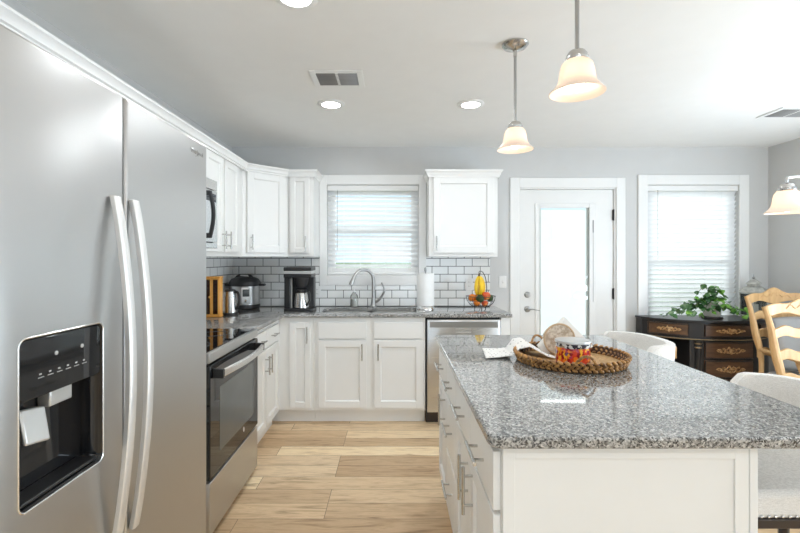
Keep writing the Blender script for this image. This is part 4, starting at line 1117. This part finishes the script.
for (ex, ey, ez) in ends:
    e = Vector((pxx + ex, pyy + ey, z0 + ez)); mid = (top + e) / 2 + Vector((0, 0, .08 + .04 * rnd.random()))
    if ez < .12: mid.z = z0 + .09 + .05 * rnd.random()
    P = smoothpath([top, top * .6 + mid * .4 + Vector((0, 0, .04)), mid, e], 6)
    P = [Vector((q.x, min(q.y, YB - .06), max(q.z, z0 + .004))) for q in P]
    vm_.tube(P, .0022, 5)
    nl = 10
    for k in range(nl):
        q = P[min(len(P) - 1, 3 + int((len(P) - 3) * (k + .5) / nl))]
        c_ = q + Vector((rnd.uniform(-.022, .022), rnd.uniform(-.03, .01), rnd.uniform(-.004, .03)))
        c_.z = max(c_.z, z0 + .045); c_.y = min(c_.y, YB - .08)
        mb = bright if (ex > .1 and rnd.random() < .75) or rnd.random() < .12 else leaves
        leaf(mb, c_, rnd.uniform(.038, .062), rnd.uniform(PI * .55, PI * 1.45), rnd.uniform(-.9, .1), rnd.uniform(-.6, .6))
vm_.build('stem', 'vine', pl)
leaves.build('foliage', 'leaf_dark', pl, smooth=180); tag(bright.build('bright_foliage', 'leaf_bright', pl, smooth=180), 'bright green leaves')  # brighter green leaves, mostly on the right

# lantern
lx, ly = 3.305, 4.135
ln = thing('lantern', 'weathered metal lantern with tiered roof on the right end of the desk', 'lantern', (lx, ly, ZD))
z0 = ZD + .0005
MB().box(lx - .085, lx + .085, ly - .085, ly + .085, z0, z0 + .02).build('base', 'pewter', ln, bevel=.004)
mb = MB()
for sx_ in (-1, 1):
    for sy_ in (-1, 1): mb.box(lx + sx_ * .07 - .007, lx + sx_ * .07 + .007, ly + sy_ * .07 - .007, ly + sy_ * .07 + .007, z0 + .02, z0 + .215)
mb.box(lx - .077, lx + .077, ly - .077, ly + .077, z0 + .215, z0 + .228); mb.build('frame', 'pewter', ln, bevel=.001)
mb = MB()
for s_ in (-1, 1):
    mb.box(lx - .063, lx + .063, ly + s_ * .07 - .001, ly + s_ * .07 + .001, z0 + .02, z0 + .215); mb.box(lx + s_ * .07 - .001, lx + s_ * .07 + .001, ly - .063, ly + .063, z0 + .02, z0 + .215)
mb.build('pane', 'window_glass', ln, smooth=0)
MB().lathe([(.145, z0 + .228), (.145, z0 + .236), (.10, z0 + .272), (.062, z0 + .285), (.062, z0 + .305), (.075, z0 + .308), (.075, z0 + .315), (.03, z0 + .345), (.012, z0 + .352)], (lx, ly, 0), 4).build('roof', 'pewter', ln, smooth=20)
MB().ball((lx, ly, z0 + .362), .012, 10, 8).cyl((lx, ly, z0 + .37), (lx, ly, z0 + .40), .004, .002, seg=8).build('finial', 'nickel_dark', ln)
MB().cyl((lx, ly, z0 + .0205), (lx, ly, z0 + .12), .035).build('candle', 'wax', ln)

# ---------------------------------------------------------------- ladder-back chairs
def make_ladder_chair(label, arms, group='ladder-back dining chairs'):
    r = thing('ladder_back_chair', label, 'chair', (0, 0, 0), group)
    hw = .245
    for s_ in (-1, 1):
        P = smoothpath([(s_ * .205, .235, 0), (s_ * .205, .205, .25), (s_ * .205, .195, .45), (s_ * .200, .205, .62), (s_ * .225, .225, .78), (s_ * .235, .25, .93), (s_ * .255, .275, 1.07)], 5)
        MB().tube(P, [.021 + .004 * math.sin(i * .4) for i in range(len(P))], 10).build('back_post', 'honey_wood', r)
        MB().tube(smoothpath([(s_ * .225, -.225, .43), (s_ * .235, -.24, .34), (s_ * .215, -.225, .15), (s_ * .225, -.24, .03), (s_ * .228, -.25, 0)], 5), [.03, .032, .033, .033, .031, .029, .027, .025, .023, .021, .02, .019, .018, .018, .018, .018, .019, .02, .022, .022, .022], 10).build('leg', 'honey_wood', r)
    def rail(z, h, w, yb, crest=False):
        mb = MB(); R = []; k = 36
        for i in range(k + 1):
            t = -1 + 2 * i / k; x = t * w; yy = yb + .035 * (1 - t * t)
            if crest:
                zt = z + h * .5 + .010 * math.cos(t * 2.6 * PI) * (1 - .3 * abs(t)) + .034 * math.exp(-(t / .40) ** 2) - .018 * t * t; zb = z - h * .5 - .012 * math.cos(t * 2 * PI)
            else:
                zt = z + h * .5 + .010 * math.cos(t * 3 * PI); zb = z - h * .5 + .008 * math.cos(t * 3 * PI)
            R.append(mb.vs([(x, yy - .010, zb), (x, yy - .010, zt), (x, yy + .010, zt), (x, yy + .010, zb)]))
        for a, b in zip(R, R[1:]):
            for q in range(4): mb.face([a[q], a[(q + 1) % 4], b[(q + 1) % 4], b[q]])
        mb.face(R[0]); mb.face(R[-1][::-1])
        return mb
    cr = rail(1.055, .075, .255, .272, True)
    co = cr.build('crest_rail', 'honey_wood', r, bevel=.005)
    cv = MB()
    for s_ in (-1, 1):
        cv.tube([(s_ * (.02 + .015 * i / 3 + .03 * i / 8), .2985 - .001 * i, 1.07 + .012 * math.sin(i * .9)) for i in range(13)], .004, 6)
    for i in range(5):
        a = PI * i / 4; cv.ball((.022 * math.cos(a), .297, 1.075 + .022 * math.sin(a)), (.008, .004, .011), 8, 6)
    cv.build('carving', 'honey_wood', co)
    for z, yb in ((.915, .243), (.775, .222), (.63, .206)): rail(z, .062, .225, yb).build('slat', 'honey_wood', r, bevel=.004)
    MB().prism([(-.24, -.25), (.24, -.25), (.205, .19), (-.205, .19)], .425, .455).build('seat', 'honey_wood', r, bevel=.006)
    MB().prism(rrect(-.215, .215, -.235, .17, .06), .4555, .495).build('seat_pad', 'grey_cushion', r, bevel=.015, seg=3)
    st = MB()
    for s_ in (-1, 1): st.cyl((s_ * .215, -.22, .17), (s_ * .205, .205, .19), .011, seg=8)
    st.cyl((-.21, 0, .18), (.21, 0, .18), .011, seg=8); st.build('stretcher', 'honey_wood', r)
    if arms:
        for s_ in (-1, 1):
            P = smoothpath([(s_ * .205, .20, .655), (s_ * .26, .08, .665), (s_ * .285, -.08, .665), (s_ * .275, -.18, .655), (s_ * .262, -.215, .64)], 5)
            a = MB().tube(P, [.02] * len(P), 10, flat=.75).build('arm', 'honey_wood', r)
            MB().tube(smoothpath([(s_ * .27, -.17, .65), (s_ * .268, -.20, .58), (s_ * .23, -.20, .50), (s_ * .228, -.215, .42)], 4), .016, 8).build('arm_support', 'honey_wood', a)
    return r
cA = make_ladder_chair('honey wood ladder-back armchair with carved crest standing before the desk', True)
cA.location = (3.095, 3.345, 0); cA.rotation_euler = (0, 0, math.radians(3))
cB = make_ladder_chair('nearer wood ladder-back chair with wavy slats at the right edge', False)
cB.location = (2.545, 2.52, -0.0); cB.rotation_euler = (0, 0, math.radians(-8))
# cushion on the armchair
cu = MB(Matrix.Translation((3.10, 3.455, .72)) @ Matrix.Rotation(math.radians(3), 4, 'Z') @ Matrix.Rotation(math.radians(-12), 4, 'X'))
def pil(sgn):
    def f(u, v):
        a, b = 2 * u - 1, 2 * v - 1
        th = .055 * (max(0, (1 - a ** 4) * (1 - b ** 4))) ** .5
        return (a * .19 * (1 - .06 * b * b), sgn * th, b * .205 * (1 - .06 * a * a))
    return f
cu.grid(pil(1), 18, 18).grid(pil(-1), 18, 18)
bmesh.ops.remove_doubles(cu.bm, verts=cu.bm.verts, dist=1e-5)
tag(cu.build('cushion', 'grey_cushion', loc=(3.10, 3.455, .51), smooth=180), 'square grey cushion leaning on the back of the wooden armchair', 'cushion')
# low wooden chair at the kneehole, mostly hidden by the far bar stool
lc = thing('low_wooden_chair', 'low-backed curved wooden chair half hidden behind the far bar stool', 'chair', (1.975, 3.55, 0))
mb = MB()
def lowback(u, v):
    th = math.radians(-100 + 200 * u)
    return (1.975 + .195 * math.sin(th), 3.50 + .20 * math.cos(th) * 1.0, .60 + v * (.095 + .015 * math.cos(th)))
MB().grid(lowback, 24, 2).build('backrest', 'honey_wood', lc, solid=.022, bevel=.004)
MB().lathe([(.02, .425), (.205, .43), (.21, .445), (.20, .46), (.02, .462)], (1.975, 3.50, 0)).build('seat', 'honey_wood', lc)
for a in (-80, -30, 30, 80):
    th = math.radians(a); MB().cyl((1.975 + .19 * math.sin(th), 3.50 + .19 * math.cos(th), .455), (1.975 + .195 * math.sin(th), 3.50 + .20 * math.cos(th), .61), .011, seg=8).build('spindle', 'honey_wood', lc)
for sx_ in (-1, 1):
    for sy_ in (-1, 1): MB().tube([(1.975 + sx_ * .13, 3.50 + sy_ * .13, .43), (1.975 + sx_ * .17, 3.50 + sy_ * .17, 0)], [.019, .013], 8).build('leg', 'honey_wood', lc)

# ---------------------------------------------------------------- ceiling fixtures
def point(name, loc, energy, r=.03, color=(1, .86, .70), parent=None):
    l = bpy.data.lights.new(name, 'POINT'); l.energy = energy; l.shadow_soft_size = r; l.color = color
    o = bpy.data.objects.new(name, l); COL.objects.link(o); o.location = loc; return o
SH = [(r, h * .83) for r, h in [(.030, .142), (.042, .138), (.052, .124), (.0575, .102), (.0605, .078), (.063, .058), (.068, .042), (.077, .026), (.089, .012), (.0965, .003), (.0975, 0)]]
def shade(par, x, y, zb, sc=1.0, watt=BULB_W):
    s_ = MB().lathe([(r * sc, zb + h * sc) for r, h in SH], (x, y, 0), 36, cap=False).build('shade', 'frosted_shade', par, solid=.003)
    MB().ball((x, y, zb + .040 * sc), (.029 * sc, .029 * sc, .036 * sc), 14, 10).build('bulb', 'bulb_glow', par)
    MB().lathe([(.034 * sc, zb + .108 * sc), (.040 * sc, zb + .118 * sc), (.040 * sc, zb + .130 * sc), (.036 * sc, zb + .132 * sc), (.036 * sc, zb + .140 * sc), (.028 * sc, zb + .152 * sc), (.012 * sc, zb + .158 * sc)], (x, y, 0), 20).build('shade_holder', 'nickel', par)
    point('bulb_light', (x, y, zb + .062 * sc), watt, .03)
def pendant(label, x, y, zb):
    r = thing('pendant_light', label, 'pendant light', (x, y, zb), 'pendants over the island')
    shade(r, x, y, zb, .9)
    MB().cyl((x, y, zb + .138), (x, y, ZC - .03), .0072, seg=12).build('rod', 'nickel_dark', r)
    MB().lathe([(.066, ZC - .0005), (.066, ZC - .006), (.055, ZC - .018), (.026, ZC - .030), (.009, ZC - .034), (.009, ZC - .062), (.005, ZC - .064)], (x, y, 0), 32).build('canopy', 'nickel', r)
pendant('larger nearer pendant light with frosted bell shade above the island', .600, 1.475, 1.915)
pendant('farther pendant light with frosted bell shade, canopy visible on the ceiling', .603, 2.240, 1.913)
# chandelier
hx, hy = 2.31, 2.10
ch = thing('chandelier', 'brushed nickel dining chandelier with frosted bell shades at the right edge', 'chandelier', (hx, hy, 1.6))
MB().lathe([(.012, 1.60), (.03, 1.63), (.045, 1.66), (.022, 1.70), (.018, 1.78), (.035, 1.81), (.016, 1.84), (.010, 1.86)], (hx, hy, 0), 20).cyl((hx, hy, 1.85), (hx, hy, ZC - .02), .006, seg=10).build('stem', 'nickel', ch)
MB().lathe([(.07, ZC - .0005), (.07, ZC - .008), (.03, ZC - .03), (.008, ZC - .033)], (hx, hy, 0), 28).build('canopy', 'nickel', ch)
for k in range(3):
    a = PI + 2 * PI * k / 3; ca, sa = math.cos(a), math.sin(a); q = lambda r_, z_: (hx + r_ * ca, hy + r_ * sa, z_)
    MB().tube(smoothpath([q(.03, 1.665), q(.14, 1.66), q(.27, 1.715), q(.38, 1.752), q(.455, 1.752), q(.475, 1.745), q(.475, 1.728)], 5), .0065, 8).build('arm', 'nickel', ch)
    shade(ch, hx + .475 * ca, hy + .475 * sa, 1.585, .88, 1.6)
# recessed lights
def can(label, x, y):
    r = thing('recessed_light', label, 'ceiling light', (x, y, ZC - .01), 'recessed ceiling lights')
    MB().lathe([(.062, ZC - .0005), (.092, ZC - .0005), (.092, ZC - .004), (.085, ZC - .009), (.064, ZC - .010), (.062, ZC - .006)], (x, y, 0), 36, cap=False).build('trim_ring', 'white_trim', r)
    MB().lathe([(.063, ZC - .0008), (.063, ZC - .005), (.01, ZC - .0055)], (x, y, 0), 32).build('lens', 'can_glow', r)
    area('can_light', (x, y, ZC - .014), (0, 0, 0), .12, .12, CAN_W, (.90, .955, 1), 'DISK')
can('recessed ceiling light just beyond the air vent on the left', -.435, 3.11)
can('recessed ceiling light over the right end of the kitchen sink', .530, 3.11)
can('recessed ceiling light cut by the top edge of the picture', -.400, 1.83)
for x, y in ((.55, -.6), (2.6, -.6), (-.5, -.6), (.55, -2.2), (2.6, -2.2)):  # unseen ceiling lamps added behind the camera to light the room
    can('added unseen ceiling light in the living area behind the kitchen', x, y)
# vents
def vent(label, x0, x1, y0, y1, split):
    r = thing('ceiling_vent', label, 'vent', ((x0 + x1) / 2, (y0 + y1) / 2, ZC - .01), 'ceiling air vents')
    z = ZC - .008; f = .034; mb = MB()
    mb.box(x0, x0 + f, y0, y1, z, ZC - .0005).box(x1 - f, x1, y0, y1, z, ZC - .0005).box(x0 + f, x1 - f, y0, y0 + f, z, ZC - .0005).box(x0 + f, x1 - f, y1 - f, y1, z, ZC - .0005)
    xm = (x0 + x1) / 2
    if split: mb.box(xm - .008, xm + .008, y0 + f, y1 - f, z, ZC - .0005)
    mb.build('frame', 'white_trim', r, bevel=.002)
    MB().box(x0 + f, x1 - f, y0 + f, y1 - f, ZC - .002, ZC - .0006).build('duct_shade', 'dark_gap', r)  # flat dark sheet painted in for the shade inside the duct
    lv = MB(); k = 9
    for i in range(k):
        yy = y0 + f + (y1 - y0 - 2 * f) * (i + .5) / k
        v = lv.vs([(x0 + f, yy - .007, ZC - .0022), (x1 - f, yy - .007, ZC - .0022), (x1 - f, yy + .005, z - .001), (x0 + f, yy + .005, z - .001)]); lv.face(v)
    lv.build('louver', 'grey_plastic', r, solid=.001)
vent('white rectangular ceiling vent with two louvered panels above the sink aisle', -.485, -.180, 2.545, 2.79, True)
vent('white ceiling vent above the dining area at the right edge', 2.74, 3.10, 3.17, 3.41, True)
